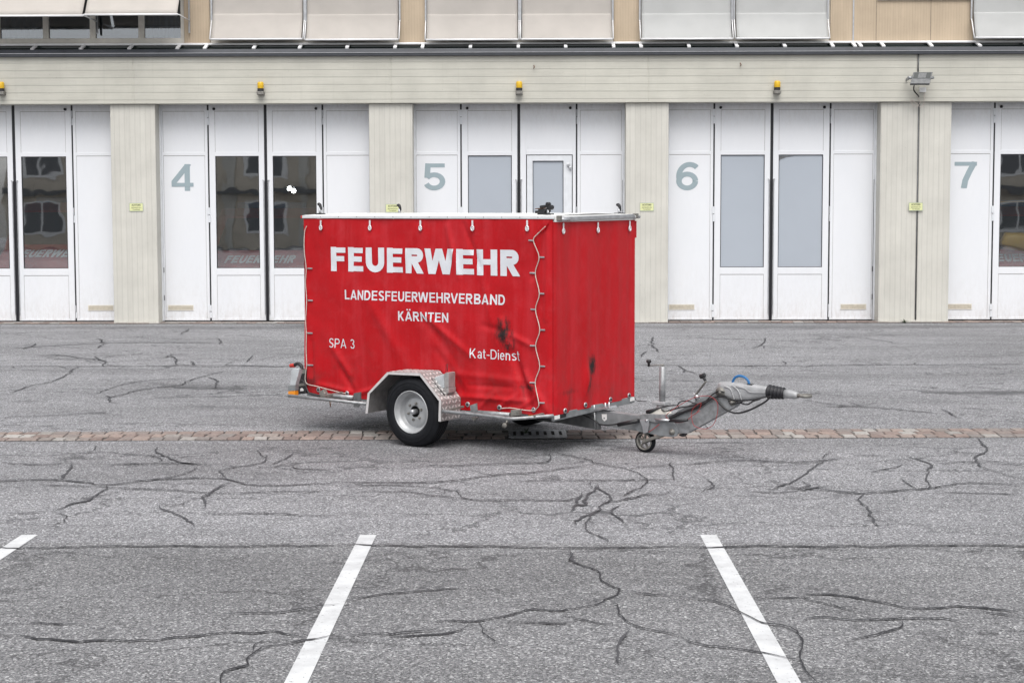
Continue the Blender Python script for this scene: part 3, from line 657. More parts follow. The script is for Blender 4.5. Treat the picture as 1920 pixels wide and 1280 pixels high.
# doors
zTop, zB = ZT-.0, .035
zTP1, zTP0 = bz(207), bz(284)               # upper panel
zG1, zG0 = bz(291.5), bz(502)               # glass
zL1, zL0 = bz(515), bz(596)                 # lower panel
def frame_leaf(mb, x0, x1, y, panels):
    """flat stiles and rails with recessed panels ; panels = [(xa, xb, za, zb)] sorted bottom to top"""
    th = .045
    xa = min(p[0] for p in panels); xb = max(p[1] for p in panels)
    mb.box((x0, y, zB), (xa, y+th, zTop+.02)); mb.box((xb, y, zB), (x1, y+th, zTop+.02))
    zs = [zB]+[q for p in panels for q in (p[2], p[3])]+[zTop+.02]
    for k in range(0, len(zs), 2): mb.box((xa, y, zs[k]), (xb, y+th, zs[k+1]))
def garage_door(x0, g1, g2, g3, x1, num, kind, numbox=None, wicket=False):
    body = SB(); panel = SB(); seal = SB(); hinge = SB(); joint_shade = SB(); dots = SB()
    leaves = [(x0, g1-.014, 'n'), (g1+.014, g2-.028, 'w'), (g2+.028, g3-.014, 'k' if wicket else 'w'), (g3+.014, x1, 'n')]
    panes = []
    for li, (a, c, ty) in enumerate(leaves):
        if ty == 'n':
            m0, m1 = (.04, .055) if li == 0 else (.055, .04)
            P = [(a+m0, c-m1, .075, zG1+.01), (a+m0, c-m1, zTP0, zTP1)]
            frame_leaf(body, a, c, YD, P)
            for p in P: panel.box((p[0], YD+.006, p[2]), (p[1], YD+.03, p[3])); 
            for p in P:  # shadow gap round the panel sheet, its shade painted as grey strips
                joint_shade.box((p[0], YD+.0045, p[2]), (p[0]+.004, YD+.0065, p[3])); joint_shade.box((p[1]-.004, YD+.0045, p[2]), (p[1], YD+.0065, p[3]))
                joint_shade.box((p[0]+.004, YD+.0045, p[3]-.006), (p[1]-.004, YD+.0065, p[3]))
        elif ty == 'w':
            P = [(a+.115, c-.105, zL0, zL1), (a+.115, c-.105, zG0, zG1), (a+.115, c-.105, zTP0, zTP1)]
            if li == 2: P = [(a+.105, c-.115, p[2], p[3]) for p in P]
            frame_leaf(body, a, c, YD, P)
            for k in (0, 2):
                p = P[k]; panel.box((p[0], YD+.006, p[2]), (p[1], YD+.03, p[3]))
                joint_shade.box((p[0], YD+.0045, p[3]-.006), (p[1], YD+.0065, p[3])); joint_shade.box((p[0], YD+.0045, p[2]), (p[0]+.004, YD+.0065, p[3])); joint_shade.box((p[1]-.004, YD+.0045, p[2]), (p[1], YD+.0065, p[3]))
            panes.append(P[1])
        else:
            P = [(a+.12, c-.02, .075, zG1+.03), (a+.12, c-.12, zTP0+.06, zTP1)]
            frame_leaf(body, a, c, YD, [(a+.11, c-.06, .075, zG1+.012), (a+.11, c-.06, zTP0+.02, zTP1)])
            panel.box((a+.11, YD+.006, zTP0+.02), (c-.06, YD+.03, zTP1))
            # wicket door in its own frame
            wa, wc, wz1 = a+.125, c-.075, zG1-.004
            ga, gc, gz0, gz1 = wa+.11, wc-.16, zG0, bz(302)
            wk = SB()
            wk.box((wa, YD-.012, .09), (ga, YD+.028, wz1)); wk.box((gc, YD-.012, .09), (wc, YD+.028, wz1))
            wk.box((ga, YD-.012, .09), (gc, YD+.028, gz0)); wk.box((ga, YD-.012, gz1), (gc, YD+.028, wz1))
            wkd = (wk, (ga, gc, gz0, gz1), wc); panes.append((ga, gc, gz0, gz1))
    o = body.build('garage_door', 'door_white', bev=.004)
    panel.build('door_panel', 'door_white', o); joint_shade.build('panel_joint_shade', 'joint_shade', o)
    if wicket:
        w_ = wkd[0].build('wicket_door', 'door_trim', o, bev=.004)
        mb = SB(); xh = bx(1068); zh = bz(312); mb.box((xh-.05, YD-.05, zh), (xh, YD-.012, zh+.05)); mb.box((xh-.015, YD-.06, zh-.06), (xh+.035, YD-.03, zh-.01)); mb.build('door_closer', 'alu', o, bev=.005)
    for (a, c, z0, z1) in panes:
        mb = SB(); mb.box((a+.006, YD+.02, z0+.006), (c-.006, YD+.03, z1-.006)); mb.build('window_pane', 'frosted' if kind == 'f' else 'pane_glass', o)
        mb = SB(); r_ = .011
        mb.box((a, YD+.004, z0), (a+r_, YD+.035, z1)); mb.box((c-r_, YD+.004, z0), (c, YD+.035, z1)); mb.box((a+r_, YD+.004, z0), (c-r_, YD+.035, z0+r_)); mb.box((a+r_, YD+.004, z1-r_), (c-r_, YD+.035, z1)); mb.build('pane_gasket', 'rubber_black', o)
    # seals between the leaves
    for g in (g1, g3):
        seal.box((g-.017, YD-.004, zTop-.10), (g+.017, YD+.04, zTop+.01)); zc = bz(233)
        z2 = bz(388); z3 = bz(416); z4 = bz(571); z5 = bz(600)
        seal.box((g-.013, YD-.001, z2), (g+.013, YD+.04, zc)); seal.box((g-.013, YD-.001, z4), (g+.013, YD+.04, z3)); seal.box((g-.013, YD-.004, .02), (g+.013, YD+.04, .085))
        for zz1, zz0 in ((zTop-.10, zc), (z2, z3), (z4, .085)):
            zm = (zz1+zz0)/2; sg = 1 if g == g1 else -1
            hinge.box((g-.020*sg-.012, YD-.018, zm+.006), (g-.020*sg+.030*sg+.008, YD-.001, zz1)); hinge.box((g+.012*sg-.03*sg, YD-.018, zz0), (g+.012*sg+.012, YD-.001, zm-.006))
    zc = bz(338)
    seal.box((g2-.026, YD+.002, zB-.01), (g2+.026, YD+.035, zTop+.01))
    for s_ in (-1, 1): seal.box((g2+s_*.004, YD-.035, zB-.01), (g2+s_*.026, YD+.001, zc))
    seal.build('rubber_seal', 'rubber_black', o, bev=.003); hinge.build('hinge', 'door_trim', o, bev=.003)
    mb = SB()
    for s_ in (-1, 1):
        mb.box((g2+s_*.045-.006, YD-.02, .15), (g2+s_*.045+.006, YD-.002, zc+.01))
        mb.box((g2+s_*.045-.012, YD-.024, zc), (g2+s_*.045+.02*s_, YD-.002, zc+.02))
    mb.build('drive_rod', 'alu', o, bev=.002)
    # side seals with black clips
    mb = SB(); z9 = bz(338)
    for xx in (x0+.006, x1-.012):
        mb.box((xx-.008, YD-.02, .04), (xx+.008, YD+.01, z9))
        for pz in (505, 557): mb.box((xx-.02, YD-.035, bz(pz)-.05), (xx+.02, YD-.018, bz(pz)+.05))
    mb.build('side_seal', 'rubber_black', o, bev=.003)
    # vent slots low in the narrow leaves
    for (a, c) in ((x0+.09, x0+.56), (x1-.61, x1-.14)):
        zv0, zv1 = bz(580), bz(572)
        m2 = SB(); m2.box((a, YD-.004, zv0), (c, YD+.002, zv1)); v = m2.build('vent_slot', 'vent_beige', o, bev=.002)
        m2 = SB(); m2.box((a-.012, YD-.003, zv0-.014), (a-.0005, YD+.002, zv1+.014)); m2.box((c+.0005, YD-.003, zv0-.014), (c+.012, YD+.002, zv1+.014)); m2.box((a-.0005, YD-.003, zv1+.0005), (c+.0005, YD+.002, zv1+.014)); m2.box((a-.0005, YD-.003, zv0-.014), (c+.0005, YD+.002, zv0-.0005)); m2.build('vent_frame', 'frame_beige', o)
    # black roller studs at the top
    mb = SB()
    for xx in (g1+.33, g3-.33+.0): mb.lathe([(0, -.03), (.026, -.03), (.026, 0), (0, 0)], (xx-(.33-.12) if xx < g2 else xx+(.33-.12) - .0, YD, bz(203)), n=14)
    mb.build('roller_stud', 'rubber_black', o)
    if num:
        a, z1 = B(numbox[0], numbox[1], YD).x, B(numbox[0], numbox[1], YD).z; c, z0 = B(numbox[2], numbox[3], YD).x, B(numbox[2], numbox[3], YD).z
        place_text(num, lambda x, y, k: Vector((a+x, YD+.003-k-INV.y, z0+y)), c-a, z1-z0, 'door_number', 'number_grey', o, t=.172, step=.0006)
    if num == '6':
        p = [B(x, y, YD) for x, y in ((1459.5, 292.5), (1490, 292.5), (1475, 294.5), (1464, 299), (1460, 303))]
        SB().prism([(q.x, YD+.012, q.z) for q in p], (0, .004, 0)).build('film_peel', 'galv_dark', o)
    return o
xs = lambda *p: [bx(q) for q in p]
garage_door(PX[0][1], *xs(-80, 29, 138.5), PX[1][0]+.03, None, 'c')
garage_door(PX[1][1]+.02, *xs(392.5, 499.5, 606.5), PX[2][0]+.03, '4', 'c', (321, 308, 363, 358))
garage_door(PX[2][1]-.0, *xs(865, 973, 1081), PX[3][0]-.02, '5', 'f', (795, 306, 835, 357), wicket=True)
garage_door(PX[3][1]-.03, *xs(1338, 1446, 1555), PX[4][0]-.02, '6', 'f', (1268, 304, 1309, 357))
gx = bx(1861.5); garage_door(PX[4][1]-.03, gx, gx+1.095, gx+2.19, PX[5][0], '7', 'c', (1790, 303, 1831, 353))
# lintel shadow board above the doors and frames at the sides
for (a, c) in zip([p[1] for p in PX[:-1]], [p[0] for p in PX[1:]]):
    SB().box((a-.05, YD+.05, ZT-.0), (c+.05, YD+.3, ZT+.5)).build('lintel', 'concrete_beam')
    mb = SB(); mb.box((a-.001, YD-.045, .03), (a+.035, YD-.004, ZT)); mb.box((c-.035, YD-.045, .03), (c+.001, YD-.004, ZT)); mb.build('door_frame', 'door_trim', bev=.003)

# gutter, flashing, sloping canopy above the beam
z98, z90 = bz(98, YB-.06), bz(90.5, YB)
mb = SB(); mb.box((-13.2, YB-.07, ZBT-.008), (13.6, YB+.3, z98)); mb.build('gutter', 'dark_metal', bev=.006)
mb = SB(); mb.prism([(-13.2, YB-.05, z98+.001), (-13.2, YB+.30, z98+.001), (-13.2, YB+.14, z90), (-13.2, YB+.02, z90)], (26.8, 0, 0)); mb.build('flashing', 'dark_metal')
SB().box((-13.2, YB-.078, z98-.006), (13.6, YB-.0705, z98+.002)).build('gutter_lip', 'alu')
YW = 30.12                                   # upper wall face
zr = bz(82, YW-.02)
mb = SB(); mb.prism([(-13.2, YB+.13, z90-.01), (-13.2, YW, zr-.05), (-13.2, YW, zr-.07), (-13.2, YB+.13, z90-.03)], (26.8, 0, 0)); mb.build('canopy_sheet', 'canopy_glass')
mb = SB(); mb.box((-13.2, YW-.11, zr-.022), (13.6, YW-.02, zr+.020)); mb.build('sill_rail', 'white_metal', bev=.01)
SB().box((-13.2, YW-.018, z90-.03), (13.6, YW-.001, zr-.023)).build('canopy_fascia', 'canopy_glass')
for px in (-21, 70, 160, 250, 339, 390, 481, 566, 654, 743, 794, 883, 972, 1060, 1149, 1200, 1289, 1378, 1467, 1556, 1597, 1608, 1650, 1739, 1829, 1918):
    x = B(px, 84, YW-.03).x; SB().bar((x, YW-.115, zr-.020), (x, YB+.12, z90+.018), .06, .03).build('rail_bracket', 'white_metal')
# upper wall
SB().box((-13.2, YW+.001, ZBT), (13.6, YW+.3, zr-.001)).build('wall', 'ochre_panel')
ZU = 8.6
wins = [(B(-135, 40, YW).x, B(345, 40, YW).x), (B(393, 40, YW).x, B(748, 40, YW).x), (B(797, 40, YW).x, B(1151, 40, YW).x), (B(1201, 40, YW).x, B(1557, 40, YW).x), (B(1825, 40, YW).x, 13.2)]
xe = -13.2; zs1 = zr+.03; zH = 7.2
for k, (a, c) in enumerate(wins):
    SB().box((xe, YW, zr), (a, YW+.3, ZU)).build('wall', 'ochre_panel')
    SB().box((a+.001, YW+.002, zH), (c-.001, YW+.3, ZU)).build('wall', 'ochre_panel')
    xe = c
SB().box((xe, YW, zr), (13.6, YW+.3, ZU)).build('wall', 'ochre_panel')
SB().box((-13.2, YW-.6, ZU), (13.6, YD+14, ZU+.25)).build('roof', 'dark_metal')
# sill strip high on the wide ochre panel, seam and grey joint profile
x1645, x1825 = B(1645, 2, YW).x, B(1823, 2, YW).x; z3 = bz(3.5, YW)
SB().box((x1645, YW-.04, z3), (x1825, YW-.001, z3+.08)).build('window_sill', 'white_metal', bev=.004)
xg = B(1600, 40, YW).x; SB().box((xg-.013, YW-.012, zr+.02), (xg+.013, YW-.001, ZU-.01)).build('joint_profile', 'alu')
for px in (1643, 1745): x = B(px, 40, YW).x; SB().box((x-.004, YW-.003, zr+.02), (x+.004, YW-.0005, z3-.005)).build('panel_seam_shade', 'joint_shade')
# windows behind blinds
for k, (a, c) in enumerate(wins):
    fy = YW+.06; edges = [a+.03, lerp(a, c, .235), lerp(a, c, .5), lerp(a, c, .755), c-.03]
    if k == 0: edges = [a+.03]+[B(p, 50, fy).x for p in (-90, -5, 86, 174, 265)]+[c-.03]
    mb = SB(); z0 = zr+.02
    mb.box((a+.002, fy-.02, z0), (c-.002, fy+.06, z0+.11)); mb.box((a+.002, fy-.02, zH-.1), (c-.002, fy+.06, zH-.002))
    for i, e in enumerate(edges):
        hw_ = .055 if 0 < i < len(edges)-1 else .045
        mb.box((e-hw_, fy-.022, z0+.11), (e+hw_, fy+.058, zH-.1))
    wf = mb.build('window', 'frame_beige', bev=.006)
    for i in range(len(edges)-1):
        e0, e1 = edges[i]+.055, edges[i+1]-.055
        SB().box((e0, fy+.03, z0+.11), (e1, fy+.038, zH-.1)).build('window_pane', 'upper_glass', wf)
        if k == 0 and i in (2, 5) or k != 0 and i in (0, 3):
            m2 = SB(); m2.grid(lambda s, t_: Vector((lerp(e0-.03, e1+.03, s), fy+.2+.03*math.sin(s*46)+.01*math.sin(s*17+1), lerp(z0, zH, t_))), 90, 1); m2.build('curtain', 'curtain', wf)
    SB().box((a, fy+1.2, zr-.1), (c, fy+1.3, zH)).build('room_wall', 'dark_room', wf)
# blinds
def blind(pa, pb, py, fab, raised=False):
    """hanging fabric blind between photo columns pa..pb, its hem at photo row py"""
    if not raised:
        yo = YW-.28; a, c = B(pa+3, py, yo).x, B(pb-3, py, yo).x; z0 = bz(py, yo, (pa+pb)/2)
        prof = [(YW-.09, zH-.05), (YW-.09, z0+.62), (YW-.11, z0+.45), (YW-.17, z0+.25), (yo, z0)]
    else:
        yo = YW-.95; a, c = B(pa, py, yo).x, B(pb, py, yo).x; z0 = bz(py, yo, (pa+pb)/2); prof = [(YW-.12, zH-.1), (YW-.16, z0+1.15), (yo, z0)]
    pts = smooth_path([Vector((0, y, z)) for y, z in prof], 8); n = len(pts)-1; mb = SB()
    def fn(s, t_):
        p = pts[int(round(t_*n))]; f = int(round(t_*n))/n
        sag = -.012*math.sin(math.pi*s)*f+.004*noise.noise(Vector((s*5, t_*4, pa)))
        return Vector((lerp(a, c, s), p.y+sag, p.z+(.012*math.sin(math.pi*s) if f > .95 else 0)*0))
    mb.grid(fn, 24, n); o = mb.build('fabric_blind', fab, solid=.002)
    SB().tube([(a-.015, yo-.005, z0-.012), (c+.015, yo-.005, z0-.012)], .019, 10).build('hem_bar', 'white_metal', o)
    for x, sg in ((a-.03, -1), (c+.03, 1)):
        m2 = SB()
        m2.bar((x, YW-.05, zH), (x, YW-.05, z0+(.35 if not raised else -.25)), .03, .03, (0, 1, 0)); m2.build('blind_guide', 'alu', o)
        m2 = SB(); m2.tube([(x-.0, YW-.075, z0+(.36 if not raised else -.02)), (x, yo, z0-.012)], .011, 8); m2.build('blind_arm', 'white_metal', o)
blind(-150, 154, 29, 'blind_fabric', True); blind(159, 332, 26.5, 'blind_fabric', True)
blind(393, 568, 72.5, 'blind_fabric'); blind(571, 748, 73.5, 'blind_fabric'); blind(797, 973, 73.5, 'blind_fabric'); blind(976, 1150, 72.5, 'blind_fabric')
blind(1201, 1375, 72, 'blind_fabric_grey'); blind(1379, 1556, 71, 'blind_fabric_grey'); blind(1827, 2010, 69.5, 'blind_fabric_grey')
# small things fixed on the beam: hooks, conduit
for px, py in ((1001, 126), (1388, 122)):
    p = B(px, py, YB); SB().tube([(p.x, YB+.01, p.z+.03), (p.x, YB-.03, p.z+.03), (p.x+.012, YB-.04, p.z-.01), (p.x-.01, YB-.035, p.z-.03)], .008, 6).build('rusty_hook', 'rust')
xc = B(1720.5, 300, YP).x
mb = SB(); mb.tube([(xc, YP-.012, .06), (xc+.002, YP-.012, ZT-.02)], .010, 8); mb.tube([(B(1722, 100, YB).x, YB-.012, ZBT-.01), (B(1721, 140, YB).x, YB-.012, bz(141, YB))], .012, 8); mb.build('conduit', 'galv_dark')

# ------------------------------------------------------------------ beacons, signs, floodlight
def beacon():
    r = root('warning_beacon'); mb = MB()
    mb.box((-.065, -.15, -.105), (.065, 0, -.045)); mb.build('bracket', 'steel_dirty', r, bev=.006)
    mb = MB(); mb.lathe([(0, -.045), (.060, -.045), (.060, .012), (0, .012)], (0, -.08, 0), (0, 0, 1), 24, False); mb.build('socket', 'plastic_black', r)
    mb = MB(); mb.lathe([(.057, .012), (.060, .05), (.058, .11), (.045, .132), (.0, .138)], (0, -.08, 0), (0, 0, 1), 24); mb.build('lens', 'yellow_lens', r)
    return r
bcn = beacon()
BL = ['yellow warning beacon cut by the left edge of the photo', 'yellow warning beacon above the door left of the trailer', 'yellow warning beacon above the middle door with the small wicket, behind the trailer', 'yellow warning beacon nearest the grey floodlight, above the frosted pair of panes']
for k, (px, py) in enumerate(((5, 168), (490, 168), (973.5, 167), (1456, 166))):
    o = bcn if k == 0 else copy_tree(bcn); p = B(px, py, YB); o.location = (p.x, YB, p.z); tag(o, BL[k], 'warning light', 'beacons above the doors')
def sign():
    r = root('warning_sign'); W_, H_ = .265, .155
    mb = MB(); mb.box((-W_/2, -.006, -H_/2), (W_/2, 0, H_/2)); mb.build('sign_plate', 'sign_yellow', r)
    mb = MB(); e = .006
    for a, c in (((-W_/2, -.0075, -H_/2), (W_/2, -.0062, -H_/2+e)), ((-W_/2, -.0075, H_/2-e), (W_/2, -.0062, H_/2)), ((-W_/2, -.0075, -H_/2+e), (-W_/2+e, -.0062, H_/2-e)), ((W_/2-e, -.0075, -H_/2+e), (W_/2, -.0062, H_/2-e))): mb.box(a, c)
    mb.build('border', 'number_grey', r)
    place_text('ACHTUNG', lambda x, y, k: Vector((-.085+x, -.0068-k, .022+y)), .17, .036, 'lettering', 'sign_ink', r, t=.24, step=.0003)
    place_text('automatische', lambda x, y, k: Vector((-.09+x, -.0068-k, -.020+y)), .18, .026, 'lettering', 'sign_ink', r, t=.15, step=.0003)
    place_text('Toranlage', lambda x, y, k: Vector((-.07+x, -.0068-k, -.056+y)), .14, .026, 'lettering', 'sign_ink', r, t=.15, step=.0003)
    return r
sg = sign()
SL = ['small yellow warning sign on the leftmost pillar', 'small yellow warning sign just above the trailer roof', 'small yellow warning sign on the pillar just right of the trailer', 'small yellow warning sign on the wide pillar, below the floodlight']
for k, (px, py) in enumerate(((255, 388.5), (736, 390.5), (1213, 388), (1717, 387.5))):
    o = sg if k == 0 else copy_tree(sg); p = B(px, py, YP-.025); o.location = (p.x, YP-(.03 if k == 3 else .003), p.z); tag(o, SL[k], 'sign', 'warning signs on the pillars')
p = B(1728, 146, YB-.3); fl = tag(root('floodlight', (p.x, YB, p.z)), 'tilted grey floodlight fixed to the beam above the wide pillar', 'floodlight')
mb = MB(); lx = Vector((.18, 0, 0)); hy = Vector((.055, .10, .125)).normalized()*.15
c0 = Vector((.0, -.30, .0)); nrm = lx.cross(hy).normalized()
if nrm.y > 0: nrm = -nrm
mb.prism([c0-lx-hy, c0+lx-hy, c0+lx+hy, c0-lx+hy], -nrm*.05); mb.build('housing', 'galv_dark', fl, bev=.006)
mb = MB(); q = c0+nrm*.002; mb.prism([q-lx*.86-hy*.15, q+lx*.86-hy*.15, q+lx*.86+hy*.9, q-lx*.86+hy*.9], nrm*.002); mb.build('lens', 'lamp_lens', fl)
mb = MB(); q = c0+nrm*.005; mb.prism([q-lx*.4-hy*.08, q+lx*.4-hy*.08, q+lx*.4+hy*.8, q-lx*.4+hy*.8], nrm*.001); mb.build('reflector', 'galv_dark', fl)
mb = MB(); mb.bar((-.21, -.3, 0), (-.21, 0, -.01), .02, .05); mb.bar((.21, -.3, 0), (.21, 0, .02), .02, .05); mb.tube([(-.25, -.29, 0), (-.17, -.29, 0)], .03, 10); mb.tube([(.17, -.29, 0), (.23, -.29, 0)], .02, 10); mb.build('bracket', 'galv', fl)
mb = MB(); mb.box((.02, -.10, -.25), (.14, -.02, -.16)); mb.build('junction_box', 'white_plain', fl, bev=.008)
mb = MB(); mb.tube(smooth_path([(-.12, -.24, -.13), (-.10, -.15, -.22), (0, -.06, -.31), (.02, -.03, -.33)]), .012, 8); mb.build('cable', 'plastic_black', fl)
mb = MB(); mb.tube(smooth_path([(.12, -.05, -.25), (.12, -.02, -.45), (.06, -.02, -.52), (-.06, -.02, -.42), (-.12, -.02, -.38), (-.1, -.02, -.46), (-.02, -.02, -.52), (.05, -.02, -.42), (0, -.02, -.36)]), .006, 6); mb.build('loose_wire', 'cord_white', fl)

# ------------------------------------------------------------------ vehicles and gear seen dimly behind the clear panes
def van():
    r = root('fire_engine')
    # outline in the side view (y = depth, z), front at y = 0
    pr = [(0, .35), (-.02, .95), (.10, 1.18), (.55, 1.42), (1.25, 2.15), (1.6, 2.3), (5.2, 2.3), (5.2, .35)]
    mb = MB(); mb.prism([(-1.0, y, z) for y, z in pr], (2.0, 0, 0)); mb.build('body', 'truck_red', r, bev=.06, segs=3)
    mb = MB(); mb.prism([(-.9, .60, 1.47), (.9, .60, 1.47), (.78, 1.18, 2.08), (-.78, 1.18, 2.08)], Vector((0, -.03, .03))); mb.build('windscreen', 'truck_glass', r, bev=.01)
    mb = MB(); mb.box((-1.02, -.12, .35), (1.02, .02, .72)); mb.build('bumper', 'white_plain', r, bev=.04)
    mb = MB()
    for z in (.86, .93, 1.0): mb.box((-.62, -.05, z-.02), (.62, .03, z+.02))
    mb.build('grille', 'alu', r, bev=.006)
    for s_ in (-1, 1):
        mb = MB(); mb.lathe([(0, -.03), (.07, -.02), (.10, .02), (.10, .06)], (s_*.8, -.03, .9), (0, 1, 0), 20); mb.build('headlight', 'alu_white', r)
        mb = MB(); mb.lathe([(.12, 0), (.34, -.02), (.36, .05), (.36, .2), (.1, .22)], (s_*.8 - (0 if s_ < 0 else 0), .95, .36), (1, 0, 0), 24); mb.build('wheel', 'tyre', r)
        mb = MB(); mb.box((s_*1.02, .75, 1.5), (s_*1.25, .85, 1.85)); mb.build('mirror', 'plastic_black', r, bev=.03)
    mb = MB(); mb.box((-.7, 1.7, 2.3), (.7, 1.95, 2.42)); mb.build('light_bar', 'plastic_blue', r, bev=.03)
    # lettering on the bonnet slope
    p0_ = Vector((0, .16, 1.225)); sl_ = Vector((0, .45, .24)).normalized()
    nn = Vector((0, -.24, .45)).normalized()
    place_text('FEUERWEHR', lambda x, y, k: p0_+Vector((-.68+x, 0, 0))+sl_*y+nn*(.012+k), 1.36, .30, 'lettering', 'letter_white', r, t=.24, shear=.25, step=.002)
    return r
vn = van()
for k, (px, Y, lab) in enumerate(((85, 30.45, 'red fire engine behind the glass of the leftmost door'), (482, 30.45, 'red fire engine behind clear glass just left of the trailer'), (1930, 30.5, 'red fire engine behind the glass at the right edge of the photo'))):
    o = vn if k == 0 else copy_tree(vn); o.location = (B(px, 480, Y).x, Y, .02); o.location.z = -.12 if k else .0; tag(o, lab, 'fire engine', 'fire engines behind the doors')
for k, (px, py) in enumerate(((542.5, 353.5), (550.5, 358))):  # two added lamps stand in for a mirrored lamp and light the bay
    p = B(px, py, 34); lp = root('added_lamp', p); tag(lp, ('upper' if k == 0 else 'lower')+' of two added lamps, for a lamp mirrored in the glass just left of the trailer', 'lamp', 'added lamps behind the glass')
    mb = MB(); mb.lathe([(0, .12), (.02, .12), (.05, .03), (.06, 0), (.055, -.0)], (0, 0, 0), (0, 1, 0), 20); mb.build('added_lamp_shade', 'alu', lp)
    mb = MB(); mb.lathe([(0, -.02), (.026, -.012), (.038, .0), (0, .002)], (0, 0, 0), (0, 1, 0), 20); mb.build('added_lamp_bulb', 'added_lamp_glow', lp)
r = tag(root('equipment_rack', (B(1897, 400, 30.6).x, 30.55, .02)), 'yellow tubular rack behind the glass of the door numbered 7', 'rack')
mb = MB(); mb.tube([(-.28, 0, 0), (-.28, 0, 2.25), (.6, 0, 2.25), (.6, 0, 0)], .022, 8); mb.build('tube_frame', 'yellow_lens', r)
mb = MB(); mb.loft([((-.2, .1, 1.45), (0, 0, .02), (0, .1, 0)), ((-.1, .1, 1.5), (0, 0, .16), (0, .1, 0)), ((.5, .1, 1.45), (0, 0, .2), (0, .1, 0)), ((.6, .1, 1.4), (0, 0, .02), (0, .1, 0))]); mb.build('hose_bag', 'yellow_lens', r)
# building opposite, seen as a reflection in the panes
op = tag(root('office_building', (0, -24, 0)), 'plain beige block across the yard that mirrors in the door panes', 'building')
mb = MB(); mb.box((-28, -8, 0), (28, 0, 6.2)); mb.build('wall', 'wedge_wall', op)
for k in range(14):
    x = -26+k*4
    for z0 in (.9, 3.9):
        mb = MB(); mb.box((x-1.1, 0.001, z0-.1), (x+1.1, .06, z0+1.6)); f = mb.build('window', 'white_plain', op)
        mb = MB(); mb.box((x-.95, .061, z0+.05), (x-.06, .07, z0+1.45)); mb.box((x+.06, .061, z0+.05), (x+.95, .07, z0+1.45)); mb.build('pane', 'office_glass', f)
    mb = MB(); mb.box((x+1.75, .001, 0), (x+2.25, .12, 6.2)); mb.build('pilaster', 'concrete_pillar', op)
mb = MB(); mb.box((-28, .001, 2.9), (28, .5, 3.15)); mb.build('canopy', 'galv_dark', op)
mb = MB(); mb.box((-28.3, -8.3, 6.2), (28.3, .5, 6.45)); mb.build('roof', 'dark_metal', op)

# weeds
def weed(name, loc, n, h, label):
    mb = MB()
    for k in range(n):
        a = random.uniform(0, 2*math.pi); L = h*random.uniform(.5, 1.1); d = Vector((math.cos(a), math.sin(a)*.5, 0)); wv = Vector((-d.y, d.x, 0))*L*.13
        p = Vector((0, 0, 0)); el = random.uniform(.35, 1.2); pr = None
        for i in range(5):
            f = i/4; q = p+d*L*f*math.cos(el)+Vector((0, 0, 1))*L*(f*math.sin(el)-.35*f*f*.6)
            ww = wv*math.sin(math.pi*min(.98, f*.9+.08))
            cur = (mb.b.verts.new(q-ww), mb.b.verts.new(q+ww))
            if pr: mb.b.faces.new((pr[0], pr[1], cur[1], cur[0]))
            pr = cur
    o = mb.build(name, 'weed'); o.location = loc; tag(o, label, 'weed')
p = G(1703, 608); weed('weed', (p.x, 29.6, 0), 34, .13, 'small green weed growing at the foot of the wide pillar')
p = G(985, 814); weed('weed', (p.x, p.y, .01), 16, .10, 'small dark weed growing beside the drain grate under the trailer')
# drain grate
p = G(1008, 815); dg = tag(root('drain_grate', (p.x, p.y, 0), math.atan2(dr.y, dr.x)), 'galvanised slotted drain grate set in the gutter under the trailer', 'grate')
xl, xr = -.26, .26
MB().box((xl, -.25, .001), (xr, .25, .005)).build('drain_pit', 'black_deep', dg)
mb = MB(); n = 7; pz = .012
mb.box((xl, .19, .006), (xr, .25, pz)); mb.box((xl, -.17, .006), (xr, -.09, pz)); mb.box((xl, -.25, .006), (xr, -.22, pz))
for k in range(n+1):
    x = lerp(xl, xr, k/n); mb.box((x-.022, -.0898, .006), (x+.022, .1898, pz-.0005)); mb.box((x-.022, -.2198, .006), (x+.022, -.1702, pz-.0005))
mb.box((xr+.001, -.25, .003), (xr+.016, .25, .018)); mb.build('grate_bars', 'grate', dg)

exec_trailer = True
# ================================================================== TRAILER
TR = root('covered_trailer', TO, math.atan2(TA.y, TA.x))
tag(TR, 'red tarpaulin covered fire brigade trailer parked on the grey asphalt yard', 'trailer')
VN, VC = .28, .985                     # near side plane, centre line
U0, U1 = S(572, 600, VN).x, S(1037, 600, VN).x
VF = FU(1189.5, 600, U1).y
ZTOP = 2.086
def P2(px, py, v=VC): return S(px, py, v)
# --- tarpaulin
folds = []                             # (p, q, width, amplitude) in (u, z)
def fold(x0, y0, x1, y1, w_, amp): a = S(x0, y0, VN); c = S(x1, y1, VN); folds.append((a.x, a.z, c.x, c.z, w_, amp))
fold(790, 585, 885, 668, .035, .012); fold(800, 600, 860, 690, .05, -.010); fold(962, 660, 1000, 775, .04, -.022); fold(985, 700, 1030, 772, .035, .014)
fold(940, 600, 960, 660, .03, .016); fold(955, 625, 1000, 650, .025, .010); fold(905, 610, 950, 622, .03, -.008); fold(860, 742, 990, 752, .022, .012); fold(880, 722, 960, 726, .02, -.007)
fold(900, 765, 930, 735, .02, .009); fold(935, 765, 968, 742, .02, .010); fold(970, 770, 1005, 745, .018, .008); fold(600, 720, 660, 735, .02, .011); fold(640, 690, 665, 740, .035, -.012)
fold(625, 650, 655, 700, .04, .012); fold(668, 740, 700, 728, .02, .012); fold(690, 560, 760, 680, .06, .008); fold(840, 425, 860, 520, .03, .009); fold(870, 420, 900, 500, .025, -.007)
fold(780, 430, 750, 500, .05, .006); fold(820, 660, 870, 735, .04, -.010); fold(585, 640, 590, 730, .02, -.008); fold(905, 520, 930, 640, .04, .007); fold(700, 450, 640, 560, .08, .006)
